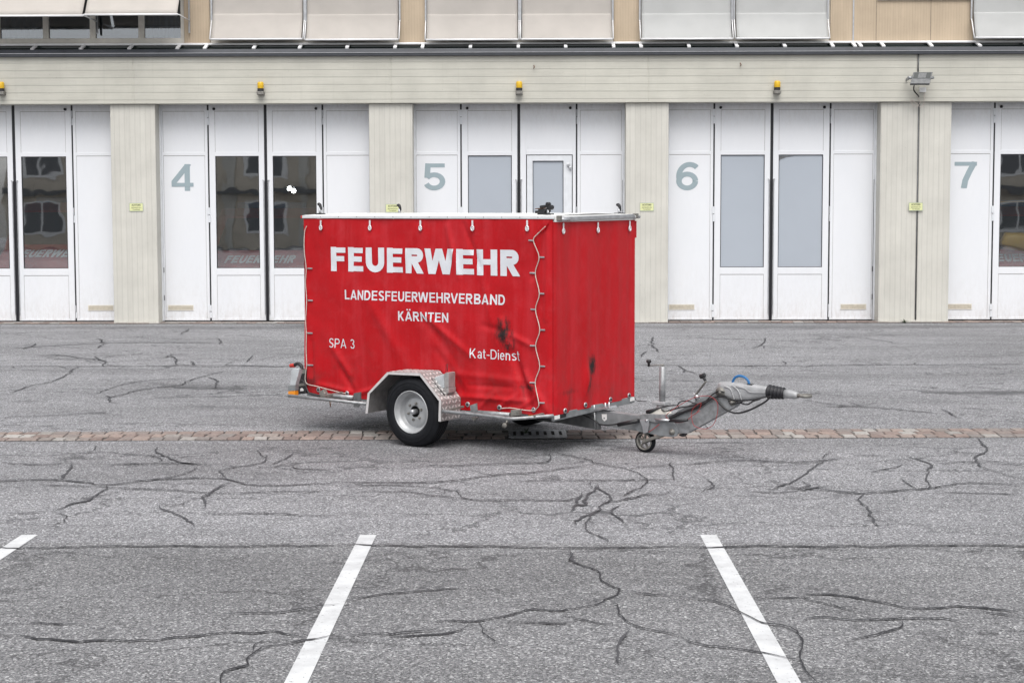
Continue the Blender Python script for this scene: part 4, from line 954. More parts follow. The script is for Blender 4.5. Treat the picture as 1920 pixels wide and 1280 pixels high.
fold(1020, 430, 1000, 520, .03, -.012); fold(1028, 440, 1024, 600, .02, .006); fold(850, 700, 985, 715, .03, .006)
lacex = [S(1003, 450, VN).x, S(1013, 482, VN).x]
UL = S(1009, 600, VN).x
def dnear(u, z):
    d = .013*noise.noise(Vector((u*1.3, z*1.1, 2)))+.011*noise.noise(Vector((u*3.1, z*2.2, 7)))+.0032*noise.noise(Vector((u*9, z*7, 1)))
    for (x0, z0, x1, z1, w_, amp) in folds:
        dx, dz = x1-x0, z1-z0; L2 = dx*dx+dz*dz; tt = ((u-x0)*dx+(z-z0)*dz)/L2; tc = min(1, max(0, tt))
        qx, qz = x0+dx*tc, z0+dz*tc; dd = (u-qx)**2+(z-qz)**2
        if dd < w_*w_*9: d += 1.5*amp*math.exp(-dd/(w_*w_))*(.55+.45*math.sin(math.pi*min(1, max(0, tc))))
    fz = max(0, 1-(z-.38)/.3)            # rippled hem
    d += fz*fz*.006*math.sin(u*17+2*noise.noise(Vector((u*3, 0, 0))))
    ft = max(0, 1-(ZTOP-z)/.35); d += ft*ft*.004*math.sin((u-U0)*2*math.pi/.6)
    k = 1/(1+math.exp(-(u-UL)/.006)); d += .007*k
    ends = min(1, (u-U0)/.05, (U1-u)/.04); d *= max(0, ends)
    return d+.004
HEM = [(577, 734), (600, 739), (625, 742), (652, 742), (680, 748), (740, 756), (830, 764), (862, 768), (900, 770), (940, 774), (972, 774), (1005, 778), (1037, 778.5)]
HP = [S(x, y, VN) for x, y in HEM]
def hem(u):
    if u <= HP[0].x: return HP[0].z
    for a, c in zip(HP[:-1], HP[1:]):
        if u <= c.x: return lerp(a.z, c.z, (u-a.x)/(c.x-a.x))
    return HP[-1].z
def near_pt(u, z, off=0.):
    rear = .02*max(0, 1-(u-U0)/.15)*math.sin((ZTOP-z)*3.2)         # rear edge pulled in by the cord
    return Vector((u+rear*.6, VN-dnear(u, z)-off, z))
def dfront(v, z):
    s = v-VN
    d = .007*math.sin(s*13+.6+.5*math.sin(z*1.4))*(.6+.4*math.sin(s*5+z*.6))+.0018*math.sin(s*37+z*.5)+.006*noise.noise(Vector((s*4, z*.7, 3)))+.004*noise.noise(Vector((s*9, z*1.6, 8)))
    d += .022*math.exp(-((s-.52)**2/.004+(z-.62)**2/.02))-.012*math.exp(-((s-.62+.2*(z-.6))**2/.003))*max(0, 1-(z-.38)/.7)+.010*math.exp(-((s-.2-.25*(z-.4))**2/.002))*max(0, 1-(z-.38)/.6)+.02*math.exp(-((z-.5)**2)/.03)*max(0, noise.noise(Vector((s*3, 0, 5))))
    return d*min(1, s/.05+.0, (VF-v)/.05)+.003
hf0, hf1 = FU(1037, 779, U1).z, FU(1190, 744.5, U1).z
zf0, zf1 = FU(1037, 418.5, U1).z, FU(1189, 412.5, U1).z
mb = MB(); nu, nv = 210, 130
mb.grid(lambda s, t_: near_pt(lerp(U0, U1, s), lerp(hem(lerp(U0, U1, s)), ZTOP, t_)), nu, nv)
mb.grid(lambda s, t_: Vector((U1+dfront(lerp(VN, VF, s), lerp(hf0, 2.05, t_)), lerp(VN-.004, VF, s), lerp(lerp(hf0, hf1, s), lerp(zf0, zf1, s)+.012, t_))), 90, 110)
mb.grid(lambda s, t_: Vector((lerp(U0, U1, s), VF+.003, lerp(.37, ZTOP, t_))), 8, 8); mb.grid(lambda s, t_: Vector((U0-.003, lerp(VN, VF, s), lerp(.37, ZTOP, t_))), 8, 8)
tarp = mb.build('tarpaulin', 'tarpaulin_red', TR)
# folded flap at the top front corner
mb = MB(); fp = [near_pt(*(S(x, y, VN).xz), .02) for x, y in ((1034, 413), (1012, 430), (1014, 436), (1024, 430))]
mb.prism(fp, (0, .004, 0)); mb.build('corner_flap', 'tarpaulin_red', tarp)
# --- lettering on the tarpaulin
def tarp_text(s, bl, br, tl, t, track, name='lettering'):
    a, c, e = S(*bl, VN), S(*br, VN), S(*tl, VN); W_ = math.hypot(c.x-a.x, c.z-a.z); H_ = e.z-a.z; ux = Vector((c.x-a.x, c.z-a.z))/W_
    def fn(x, y, k):
        u = a.x+ux.x*x; z = a.z+ux.y*x+y; p = near_pt(u, z, .0022+k); return p
    o = place_text(s, fn, W_, H_, name, 'letter_white', tarp, t=t, track=track, step=.00012, cut=.025)
    for f in o.data.polygons: f.use_smooth = False
tarp_text('FEUERWEHR', (622, 508), (976.5, 518.3), (622, 462.8), .255, .12)
tarp_text('LANDESFEUERWEHRVERBAND', (648.5, 561), (947, 572), (648.5, 543), .175, .14)
tarp_text('KÄRNTEN', (748.5, 600.5), (842, 604.5), (748.5, 583), .175, .14)
tarp_text('SPA 3', (618.5, 651), (665.5, 653.5), (618.5, 633.8), .115, .15)
tarp_text('Kat-Dienst', (882.5, 670.5), (974, 676.5), (882.5, 652.5), .115, .12)
# --- cords, hooks, eyelets
def near_px(px, py, off): q = S(px, py, VN); return near_pt(q.x, q.z, off)
cp = [(1026, 424), (1012, 438), (1003.5, 451), (1013, 482), (1004.5, 512), (1014, 550), (1006, 580), (1015, 618), (1006.5, 648), (1015, 686), (1006.5, 716), (1016, 754), (1011, 764), (1002, 769), (985, 768), (960, 764), (942, 765)]
MB().tube(smooth_path([near_px(x, y, .014) for x, y in cp], 5), .0045, 6).build('lacing_cord', 'cord_white', TR)
cp = [(577, 424), (572.5, 436), (571.5, 470), (574.5, 502), (573.5, 530), (576, 563), (575.5, 600), (577, 624), (577.5, 655), (579, 684), (577, 716), (600, 724), (640, 735), (652, 737)]
MB().tube(smooth_path([near_px(x, y, .014) for x, y in cp], 5), .0045, 6).build('lacing_cord', 'cord_white', TR)
for (x, y, s_) in [(1003, 451, -1), (1014, 482, 1), (1003, 512, -1), (1014, 550, 1), (1005, 580, -1), (1015, 618, 1), (1005, 648, -1), (1015, 686, 1), (1006, 717, -1), (1016, 754, 1), (576, 503, 1), (577.5, 563, 1), (578, 624, 1), (579, 684, 1)]:
    a, c = near_px(x, y, .006), near_px(x+9*s_, y+(1 if s_ > 0 else -1.5)*.4, .006)
    MB().bar(a, c, .012, .014).build('lace_hook', 'alu', TR, bev=.003)
def top_hook(p, ax):                      # strap plate and ring below the roof edge
    mb = MB(); side = Vector((1, 0, 0)) if ax == 'n' else Vector((0, 1, 0)); out = Vector((0, -1, 0)) if ax == 'n' else Vector((1, 0, 0))
    mb.prism([p+side*-.009+out*.012, p+side*.009+out*.012, p+side*.009+out*.012+Vector((0, 0, -.055)), p+side*-.009+out*.012+Vector((0, 0, -.055))], out*.006)
    mb.build('turn_hook', 'alu_white', TR, bev=.002)
    mb = MB(); c = p+out*.016+Vector((0, 0, -.072)); ring = [c+(side*math.cos(a)*.015+Vector((0, 0, 1))*math.sin(a)*.021) for a in [2*math.pi*k/14 for k in range(15)]]
    mb.tube(ring, .0065, 6); mb.lathe([(0, .002), (.009, .002), (.009, -.006), (0, -.006)], c, tuple(out), 10); mb.build('turn_ring', 'alu_white', TR)
for px in (604, 695, 790, 889, 992): q = S(px, 413, VN); top_hook(near_pt(q.x, q.z-.03)+Vector((0, 0, .03)), 'n')
for px, py in ((1054, 418), (1119, 416.5), (1178.5, 414)): q = FU(px, py, U1); top_hook(Vector((U1, q.y, q.z)), 'f')
def eyelet(p, out):
    mb = MB(); mb.lathe([(.012, .004), (.022, .006), (.024, .001), (.0235, -.003)], p, out, 20); mb.build('eyelet', 'alu', TR)
    mb = MB(); mb.lathe([(0, .012), (.009, .012), (.011, 0), (.0135, -.004)], p, out, 12); mb.build('turnbuckle', 'plastic_black', TR)
for x, y in ((599.5, 730), (652.5, 737), (878.5, 757.5), (940, 763), (1001, 768)): p = near_px(x, y, .004); eyelet(p, (0, -1, 0))
for x, y in ((1056.5, 769.5), (1095, 758.5), (1143, 748.5), (1179, 741)):
    q = FU(x, y, U1); eyelet(Vector((U1+dfront(q.y, q.z)+.004, q.y, q.z)), (1, 0, 0))
# --- roof
zr0, zr1 = 2.090, 2.118
mb = MB()
mb.box((U0-.012, VN-.014, zr0), (U1+.012, VN+.01, zr1)); mb.box((U0-.02, VF-.01, zr0), (U1+.012, VF+.02, zr1)); mb.box((U0-.02, VN+.01, zr0), (U0+.01, VF-.01, zr1))
mb.build('roof_profile', 'alu_white', TR, bev=.004)
mb = MB(); mb.prism([(U1-.01, VN+.01, FU(1037, 414, U1).z-.012), (U1-.01, VF-.01, FU(1189, 410, U1).z-.012), (U1-.01, VF-.01, 2.128), (U1-.01, VN+.01, 2.122)], (.025, 0, 0)); mb.build('front_board', 'white_plain', TR, bev=.003)
fa, fb = FU(1048, 411, U1+.02), FU(1187, 405, U1+.02)
MB().bar(fa+Vector((0, 0, .0)), fb, .03, .034, (0, 0, 1)).build('front_profile', 'alu', TR, bev=.004)
mb = MB()
for px in range(600, 1020, 34): q = S(px, 407.5, VN-.02); mb.lathe([(0, -.003), (.004, -.002), (.004, .002)], (q.x, VN-.014, 2.106), (0, 1, 0), 8)
mb.build('rivets', 'galv_dark', TR)
mb = MB(); mb.grid(lambda s, t_: Vector((lerp(U0, U1, s), lerp(VN, VF, t_), 2.1165+.018*math.sin(math.pi*t_)*1+.002*noise.noise(Vector((s*6, t_*4, 0))))), 24, 10); mb.build('roof', 'white_plain', TR, solid=-.006)
# roof corner brackets
for px, py, s_ in ((1043, 409, 1), (1187, 404.5, 1)):
    q = FU(px, py, U1); MB().box((U1+.005, q.y-.02, q.z-.02), (U1+.05, q.y+.02, q.z+.022)).build('corner_clamp', 'steel_dirty', TR, bev=.004)
q = FU(1190, 407, U1); MB().tube([(U1+.03, q.y-.06, q.z), (U1+.02, q.y+.05, q.z+.002)], .015, 10).build('roof_tube', 'alu', TR)
q = FU(1046, 411, U1); MB().tube([(U1+.03, q.y+.0, q.z-.004), (U1+.03, q.y+.13, q.z-.002)], .018, 10).build('roof_tube', 'alu', TR)
q = S(569, 408, VN); MB().box((q.x-.03, VN-.01, 2.09), (q.x-.008, VN+.03, 2.118)).build('marker_lamp', 'red_lens', TR, bev=.003)
# roof posts with rubber catches
def post(u, v, z1, cat=True):
    mb = MB(); mb.tube([(u, v, 2.12), (u, v, z1-.045)], .014, 10); mb.build('roof_post', 'alu', TR)
    mb = MB(); mb.box((u-.04, v-.035, 2.128), (u+.04, v+.035, 2.14)); mb.build('post_base', 'plastic_black', TR, bev=.004)
    mb = MB(); mb.loft([((u-.03, v, z1-.01), (0, 0, .01), (0, .008, 0)), ((u-.01, v, z1-.012), (0, 0, .018), (0, .014, 0)), ((u+.008, v, z1-.03), (0, 0, .025), (0, .016, 0)), ((u+.016, v, z1-.05), (0, 0, .02), (0, .014, 0))]); mb.build('rubber_catch', 'plastic_black', TR)
q = S(600, 381, VN+.12); post(q.x, q.y, q.z); q = S(749, 383, VF-.08); post(q.x, q.y, q.z); q = S(1161, 382, VF-.08); post(q.x, q.y, q.z)
q0 = S(1030, 388, VN+.10); post(q0.x-.01, q0.y, q0.z+.02)
mb = MB(); L = lambda x, y: S(x, y, VN+.10)
mb.prism([L(1007, 403), L(1009, 391.5), L(1019, 391.5), L(1021, 396), L(1024, 402)], (0, .07, 0)); mb.prism([L(1003, 400), L(1003, 395), L(1008, 395), L(1008, 400)], (0, .05, 0))
mb.tube([L(1013, 388), L(1027, 386)], .013, 8); mb.tube([L(1021, 398), L(1027, 391)], .012, 8)
c = L(1033, 389); mb.lathe([(0, -.02), (.022, -.02), (.022, .02), (0, .02)], c, (0, 1, 0), 16); c = L(1028, 383); mb.lathe([(0, -.02), (.018, -.02), (.018, .02), (0, .02)], c, (0, 1, 0), 16)
mb.build('roof_winch', 'plastic_black', TR, bev=.002)
mb = MB(); mb.prism([L(1003, 391), L(1017, 389.5), L(1017, 391), L(1003, 392.3)], (0, .06, 0)); mb.build('winch_plate', 'rust', TR)
q = FU(1191, 414, U1); MB().box((U1-.002, VF+.006, q.z-.16), (U1+.002, VF+.03, q.z)).build('rubber_strap', 'tarpaulin_red', TR)
# --- floor frame
zf = .40
mb = MB(); mb.box((U0, VN+.015, .335), (U1-.01, VN+.06, .385)); mb.box((U0, VF-.06, .335), (U1-.01, VF-.015, .40)); mb.box((U0, VN+.06, .335), (U0+.04, VF-.06, .385))
mb.build('floor_frame', 'galv_grey', TR, bev=.004)
a, c = FU(1039, 783.5, U1+.004), FU(1190, 749, U1+.004)
mb = MB(); mb.prism([a+Vector((-.03, 0, -.03)), c+Vector((-.03, 0, -.028)), c+Vector((-.03, 0, .035)), a+Vector((-.03, 0, .035))], (.028, 0, 0)); mb.build('front_crossbar', 'galv_grey', TR, bev=.004)
MB().box((U0+.02, VN+.06, .386), (U1-.02, VF-.06, .40)).build('floor_board', 'plastic_black', TR)
mb = MB()
for u in (-1.1, -.5, .1, .7): mb.box((u, VN+.062, .31), (u+.05, VF-.062, .384))
mb.build('cross_member', 'galv_dark', TR)
def on_front(x0, x1, y0, y1, m_, name):   # small plate on the front crossbar
    p, q = FU(x0, y0, U1+.006), FU(x1, y1, U1+.006)
    MB().prism([p+Vector((0, 0, -.017)), q+Vector((0, 0, -.017)), q+Vector((0, 0, .017)), p+Vector((0, 0, .017))], (.004, 0, 0)).build(name, m_, TR)
on_front(1039.5, 1049, 783, 780.5, 'white_plain', 'reflector'); on_front(1050.5, 1061, 780, 777.5, 'plastic_black', 'type_plate'); on_front(1181, 1189, 749, 747, 'white_plain', 'reflector')
q = S(999, 779, VN-.0); MB().box((q.x-.05, VN+.003, q.z-.012), (q.x+.05, VN+.012, q.z+.012)).build('side_reflector', 'amber', TR)
# --- guard tubes along the near side
MB().tube([S(541, 741.5, 0), S(600, 747.5, 0), S(688, 757, 0)], .0155, 12).build('guard_tube', 'galv', TR)
gp = [S(830, 770.5, .0), S(880, 775.5, .0), S(935, 781.8, .0), S(948, 784, .0), S(965, 784.5, .02)]
g2_ = [S(1000, 782, .12), S(1030, 779.5, .22), S(1037, 779, .25)]
MB().tube(smooth_path(gp+g2_, 4), .0155, 12).build('guard_tube', 'galv', TR)
MB().prism([S(833, 768, .0), S(867, 760, .24), S(867, 763.5, .24), S(833, 771.5, .0)], (.02, 0, 0)).build('guard_bracket', 'steel_dirty', TR)
MB().bar(S(606, 744, .0), S(606, 744, .0)+Vector((0, .28, .01)), .03, .03).build('guard_bracket', 'steel_dirty', TR)
MB().bar(S(1000, 781, .11), S(1000, 781, .11)+Vector((0, .2, .01)), .03, .02).build('guard_bracket', 'steel_dirty', TR)
MB().tube([S(605, 740.5, .14), S(664, 745.5, .14)], .023, 14).build('drop_leg', 'galv', TR)
MB().tube([S(890, 773, .12), S(957, 778, .12)], .024, 14).build('drop_leg', 'galv', TR)
mb = MB(); mb.prism([S(x, y, .10) for x, y in ((663, 737), (676, 734.5), (676, 758), (671, 763), (663, 763))], (0, .012, 0)); mb.build('leg_plate', 'galv_dark', TR)
mb = MB(); mb.prism([S(x, y, .10) for x, y in ((881, 760), (893.5, 755.5), (894.5, 772), (883, 776))], (0, .012, 0)); mb.build('leg_plate', 'galv', TR)
mb = MB(); mb.prism([S(x, y, .10) for x, y in ((957, 768.5), (972, 768), (973, 779), (957, 781))], (0, .05, 0)); mb.build('leg_clamp', 'steel_dirty', TR, bev=.004)
mb = MB(); mb.prism([S(x, y, .10) for x, y in ((598, 734), (605, 730), (609, 738), (607, 750), (599, 748))], (0, .05, 0)); mb.build('leg_clamp', 'steel_dirty', TR, bev=.004)
mb = MB(); mb.tube([S(952, 786, .12), S(948, 795, .10)], .008, 8); mb.lathe([(0, -.012), (.021, -.012), (.024, 0), (.021, .012), (0, .012)], S(946, 797, .1), (0, 1, 0), 18); mb.build('leg_crank', 'steel_dirty', TR)
MB().prism([S(x, y, .14) for x, y in ((883, 782), (897, 782), (888, 789))], (0, .02, 0)).build('leg_foot', 'steel_dirty', TR)
mb = MB(); mb.tube([S(618, 750, .1), S(618.5, 757, .1), S(620, 762, .1)], .004, 6); mb.tube([S(621, 751, .1), S(620, 758, .1), S(619, 763, .1)], .003, 6); mb.build('safety_chain', 'rust', TR)
# --- rear light unit at the near corner
v_ = .02; pl = lambda pts, v=v_: [S(x, y, v) for x, y in pts]
mb = MB(); mb.prism(pl([(543.5, 722), (546, 695), (549, 691), (562, 691), (553.5, 722)]), (0, .05, 0)); mb.build('light_bracket', 'chock', TR, bev=.003)
mb = MB(); mb.prism(pl([(540, 722), (553.5, 721.5), (553.5, 732), (540, 733)]), (0, .05, 0)); mb.build('lamp_housing', 'galv_grey', TR, bev=.003)
mb = MB(); mb.prism(pl([(540, 733.4), (553, 732.6), (553, 741.5), (540, 741.5)]), (0, .05, 0)); mb.build('indicator_lamp', 'amber', TR, bev=.004)
mb = MB(); mb.prism(pl([(562, 692), (574, 691.5), (574, 736), (573, 737.5), (553.8, 740), (553.8, 724), (560, 700)], .262), (0, .3, 0)); mb.build('tail_lamp', 'plastic_black', TR, bev=.004)
MB().prism(pl([(561.5, 692), (574, 691.5), (574, 699.5), (559, 701.5)], .257), (0, .004, 0)).build('lamp_plate', 'steel_dirty', TR)
MB().prism(pl([(553, 720), (574, 717.5), (574, 722.5), (553, 724.5)], .257), (0, .004, 0)).build('lamp_plate', 'steel_dirty', TR)
MB().prism(pl([(563, 728.5), (566, 727), (569, 730), (569, 732.5), (563, 733)], .2565), (0, .003, 0)).build('lamp_sticker', 'white_plain', TR)
MB().tube(smooth_path([S(x, y, .06) for x, y in ((552, 684), (558, 681.5), (564, 684.5), (566.5, 692))]), .017, 10).build('lamp_arm', 'plastic_black', TR)
mb = MB(); mb.tube([S(544.5, 685.5, .06), S(552.5, 684.5, .06)], [.02, .021], 12); mb.build('outline_lamp', 'red_lens', TR, bev=.003)
MB().tube(smooth_path([S(x, y, .045) for x, y in ((564, 712), (570, 716), (575, 728), (580, 737), (590, 741), (600, 743))]), .007, 8).build('lamp_cable', 'plastic_black', TR)
# --- wheel
WC = Vector((S(771, 771, 0.09).x-.0, 0, .322)); WR = .322
WC.x = S(770, 800, 0).x
def wheel(v0, sgn):
    """outer face at v0, body going inwards along +sgn"""
    c = Vector((WC.x, v0, WC.z)); ax = (0, sgn, 0)
    tp = [(.198, .012), (.205, .0), (.225, -.004), (.262, -.002), (.288, .008), (.305, .020), (.316, .030)]
    for k in range(4): x = .036+k*.032; tp += [(.3215, x), (.3215, x+.020), (.312, x+.023), (.312, x+.029)]
    tp += [(.3215, .164), (.310, .178), (.28, .188), (.22, .19), (.198, .18)]
    mb = MB(); mb.lathe(tp, c, ax, 72); w_ = mb.build('wheel', 'tyre', TR)
    rp = [(.205, .168), (.198, .02), (.200, .004), (.192, -.002), (.187, .006), (.184, .034), (.168, .042), (.163, .048), (.160, .085), (.148, .094), (.136, .078), (.120, .068), (.064, .064), (.052, .066), (.048, .12), (.0, .12)]
    mb = MB(); mb.lathe(rp, c, ax, 64); rm = mb.build('rim', 'rim_silver', w_)
    mb = MB(); mb.lathe([(.052, .064), (.047, .060), (.044, .1), (.0, .1)], c, ax, 32); mb.build('hub_hole', 'black_deep', w_)
    mb = MB(); mb.lathe([(.024, .099), (.024, .02), (.019, .008), (0, .005)], c, ax, 24); mb.build('hub_cap', 'alu', w_)
    mb = MB()
    for k in range(6):
        a = 2*math.pi*k/6+.3; q = c+Vector((math.cos(a)*.078, 0, math.sin(a)*.078)); mb.lathe([(.0125, .068), (.0125, .052), (.006, .046), (0, .045)], q, ax, 6, False)
    mb.build('wheel_bolt', 'steel_dirty', w_)
    mb = MB(); mb.lathe([(.268, -.0035), (.272, -.0055), (.276, -.0025)], c, ax, 72); mb.lathe([(.240, -.0045), (.243, -.006), (.246, -.004)], c, ax, 72); mb.build('sidewall_ring', 'tyre', w_)
wheel(.0, 1); wheel(VF+.30, -1)
MB().tube([(WC.x, .15, WC.z+.0), (WC.x, VF+.12, WC.z)], .035, 12).build('axle', 'galv_dark', TR)
MB().box((WC.x-.05, VN+.1, .28), (WC.x+.25, VN+.16, .36)).build('suspension_arm', 'galv_dark', TR, bev=.01)
# --- mudguards of chequer plate
MG = [(685.5, 774.5), (689.5, 736.8), (726, 697.5), (788.7, 699.5), (827.4, 751), (826.5, 790)]
def mudguard(flip):
    vb, vd = -.012, .285
    pts = [S(x, y, vb) for x, y in MG]; 
    def pos(p, v): q = Vector((p.x, v, p.z)); return q if not flip else Vector((q.x, VF+VN-q.y, q.z))
    mb = MB(); a = [mb.b.verts.new(pos(p, vb)) for p in pts]; c = [mb.b.verts.new(pos(p, vb+vd)) for p in pts]
    for i in range(len(pts)-1): mb.b.faces.new((a[i], a[i+1], c[i+1], c[i]))
    o = mb.build('mudguard', 'chequer', TR, solid=.004)
    # outer lip turned inwards
    mb = MB(); cen = Vector((WC.x, 0, .38)); inn = []
    for p in pts: d_ = (Vector((cen.x, 0, min(p.z, cen.z)))-Vector((p.x, 0, p.z))); inn.append(Vector((p.x, 0, p.z))+d_.normalized()*.026)
    for i in range(len(pts)-1): mb.prism([pos(pts[i], vb-.002), pos(pts[i+1], vb-.002), pos(inn[i+1], vb-.002), pos(inn[i], vb-.002)], Vector((0, .003*(1 if not flip else -1), 0)))
    mb.build('mudguard_lip', 'chequer_hi', o)
    mb = MB()                              # raised lozenges
    for i in range(len(pts)-1):
        p, q = pts[i], pts[i+1]; L = (q-p).length; e = (q-p).normalized(); nn_ = Vector((-e.z, 0, e.x));  
        if nn_.dot(p-Vector((WC.x, 0, WC.z))) < 0: nn_ = -nn_
        nu_ = max(1, int(L/.044)); nv_ = int(vd/.042)
        for iu in range(nu_):
            for iv in range(nv_):
                uc_ = (iu+.5)*L/nu_; vc_ = vb+(iv+.5+(.0))*vd/nv_; s2 = 1 if (iu+iv) % 2 else -1
                c_ = p+e*uc_; c_ = Vector((c_.x, 0, c_.z))+nn_*.003
                def w_(du, dv): t2 = c_+e*du; return pos(Vector((t2.x, 0, t2.z)), vc_+dv)
                la, sb = .023, .0105
                ps = [w_(la*.7, la*.7*s2), w_(-sb*.7, sb*.7*s2), w_(-la*.7, -la*.7*s2), w_(sb*.7, -sb*.7*s2)]
                mb.prism(ps, nn_*.0022)
    mb.build('tread_lozenges', 'chequer_hi', o)
    mb = MB(); ps = pts[1:5]; mb.prism([pos(pts[i], vb+vd) for i in range(len(pts))], Vector((0, .003, 0))); mb.build('mudguard_inner', 'galv_dark', o)
mudguard(False); mudguard(True)
# wheel chock resting in its holder on the front slope of the mudguard
ck = MB(); ck.prism([S(x, y, .12) for x, y in ((809, 709), (832, 701), (832.5, 727.5), (824, 728.5))], (0, .10, 0))
o = ck.build('wheel_chock', 'chock', None, bev=.006); o.location = TO; o.rotation_euler = (0, 0, math.atan2(TA.y, TA.x)); tag(o, 'pale grey wheel chock clipped on the front slope of the trailer mudguard', 'wheel chock')
mb = MB()
mb.prism([S(x, y, .12) for x, y in ((832.5, 700.5), (837, 698), (841, 698.5), (841, 726.5), (833, 728))], (0, .10, 0)); mb.prism([S(x, y, .11) for x, y in ((825, 729), (841, 727), (841, 736), (835, 741), (832, 740))], (0, .11, 0)); mb.build('chock_holder', 'chequer', TR, bev=.004)
mb = MB(); mb.tube([S(808, 709, .075), S(820, 724, .07), S(834, 741, .07)], .004, 6); mb.tube([S(836, 698, .15), S(836.5, 683, .15), S(839, 682, .15), S(839, 697, .15)], .003, 6); mb.build('chock_clip', 'plastic_black', TR)
# --- drawbar
def pp(pts, v0, v1, name, m_, bev=.006, parent=TR): return MB().prism([S(x, y, v0) for x, y in pts], (0, v1-v0, 0)).build(name, m_, parent, bev=bev)
pp([(1000, 788), (1105, 771), (1121, 770), (1121, 806), (1112, 804), (1050, 793)], VC-.03, VC+.03, 'drawbar_rear', 'galv_dark')
pp([(1113, 772), (1122, 768.5), (1196, 778.5), (1202, 780), (1204, 808), (1196, 808), (1126, 797), (1115, 786)], VC-.035, VC+.035, 'drawbar', 'galv_grey')
pp([(1104, 768), (1142, 761.5), (1144, 765.5), (1106, 773)], VC-.06, VC+.06, 'drawbar_clamp', 'alu', .003)
pp([(1106, 773.5), (1116, 771.5), (1116, 776), (1108, 778)], VC-.055, VC+.055, 'drawbar_clamp', 'galv_dark', .003)
for x, y in ((1114, 763), (1135, 759), (1142, 757.5)): q = S(x, y, VC-.05); MB().lathe([(0, .02), (.008, .02), (.009, -.02)], q, (0, 0, 1), 8).build('clamp_bolt', 'alu', TR)
MB().tube([S(1115, 773, VC-.05), S(1115.5, 803, VC-.05)], .008, 8).build('clamp_rod', 'galv', TR)
pp([(1128, 776), (1137.5, 776), (1138, 786), (1133, 789.5), (1129, 785)], VC-.0375, VC-.0362, 'drawbar_sticker', 'white_plain', 0)
MB().lathe([(0, -.0005), (.008, -.0005), (.008, .0005)], S(1133, 783.5, VC-.0385), (0, 1, 0), 10).build('sticker_emblem', 'galv_grey', TR)
pp([(1196, 785.6), (1186, 799), (1196, 808.6), (1239, 817), (1262, 819.3), (1269, 817), (1272.2, 811), (1270.5, 803), (1263, 791), (1230, 786)], VC-.06, VC-.048, 'hinge_plate', 'galv_grey', .003)
pp([(1196, 785.6), (1186, 799), (1196, 808.6), (1239, 817), (1262, 819.3), (1269, 817), (1272.2, 811), (1270.5, 803), (1263, 791), (1230, 786)], VC+.048, VC+.06, 'hinge_plate', 'galv_grey', .003)
pp([(1198, 777.5), (1194, 785), (1230, 792.5), (1253, 786.5), (1254, 777.5), (1207, 775.5)], VC-.075, VC+.075, 'hinge_cover', 'galv', .004)
pp([(1199, 787), (1216, 785.6), (1216.5, 796.6), (1213.6, 811), (1206, 812.5), (1204, 800)], VC-.09, VC-.076, 'jockey_bracket', 'alu', .003)
MB().lathe([(0, -.006), (.012, -.006), (.014, 0), (.014, .01)], S(1212, 788.5, VC-.09), (0, 1, 0), 14).build('bracket_bolt', 'alu', TR)
MB().lathe([(0, -.02), (.012, -.02), (.013, -.008), (.026, -.008), (.028, 0), (.030, .01)], S(1260, 809.5, VC-.062), (0, 1, 0), 24).build('hinge_bolt', 'steel_dirty', TR)
AR = [(1250, 786), (1268, 772), (1345, 727.5), (1362, 727), (1382, 757), (1378, 762.5), (1288, 812.5), (1270, 813), (1262, 800)]
pp(AR, VC-.040, VC+.040, 'tow_arm', 'galv_grey', .006)
pp([(1266, 796), (1352, 742), (1364, 740), (1380, 758), (1378, 762.5), (1288, 812.5), (1272, 812)], VC-.046, VC-.0402, 'arm_plate', 'galv', .003)
pp([(1272, 814), (1284, 812), (1280, 819), (1274, 817)], VC-.03, VC+.03, 'rubber_stop', 'plastic_black', .003)
# jockey wheel
jc = S(1210.3, 826, VC-.0); jr = .1
jz = jr; jc = Vector((jc.x, VC, jz))
mb = MB(); mb.lathe([(.072, -.022), (.078, -.026), (.092, -.022), (.1, -.012), (.1, .012), (.092, .022), (.078, .026), (.072, .022), (.072, -.022)], jc, (0, 1, 0), 40); jw = mb.build('jockey_wheel', 'tyre', TR)
mb = MB(); mb.lathe([(.079, -.024), (.079, -.030), (.066, -.028), (.066, .02), (.072, .02)], jc, (0, 1, 0), 36)
for k in range(5): a = 2*math.pi*k/5+.2; mb.bar(jc+Vector((0, -.012, 0)), jc+Vector((math.cos(a)*.07, -.012, math.sin(a)*.07)), .014, .018, (0, 1, 0))
mb.lathe([(0, -.03), (.02, -.03), (.02, .03), (0, .03)], jc, (0, 1, 0), 20); mb.build('jockey_rim', 'steel_dirty', jw)
MB().bar(jc+Vector((-.005, -.05, 0)), S(1240, 816, VC-.05), .012, .028, (0, 0, 1)).build('jockey_fork', 'steel_dirty', TR, bev=.004)
MB().bar(jc+Vector((-.005, .05, 0)), S(1240, 816, VC-.05)+Vector((0, .1, 0)), .012, .028, (0, 0, 1)).build('jockey_fork', 'steel_dirty', TR, bev=.004)
# damper, grips
MB().tube([S(1159, 796, VC-.09), S(1197, 788.5, VC-.09)], .019, 12).build('damper', 'plastic_black', TR)
MB().tube(smooth_path([S(x, y, VC-.07) for x, y in ((1092, 777), (1112, 786), (1122, 794), (1140, 796.5), (1162, 794))]), .006, 8).build('brake_line', 'plastic_black', TR)
MB().tube([S(1229, 786, VC-.09), S(1256, 788, VC-.09)], .011, 10).build('jockey_lever', 'alu', TR)
MB().tube([S(1255, 788.5, VC-.09), S(1275, 788.8, VC-.09), S(1289.5, 787, VC-.09)], [.012, .014, .011], 10).build('lever_grip', 'plastic_black', TR)
pp([(1215, 777), (1222, 770), (1236, 767), (1248, 773), (1250, 778)], VC-.05, VC+.05, 'winch_drum', 'frame_beige', .008)
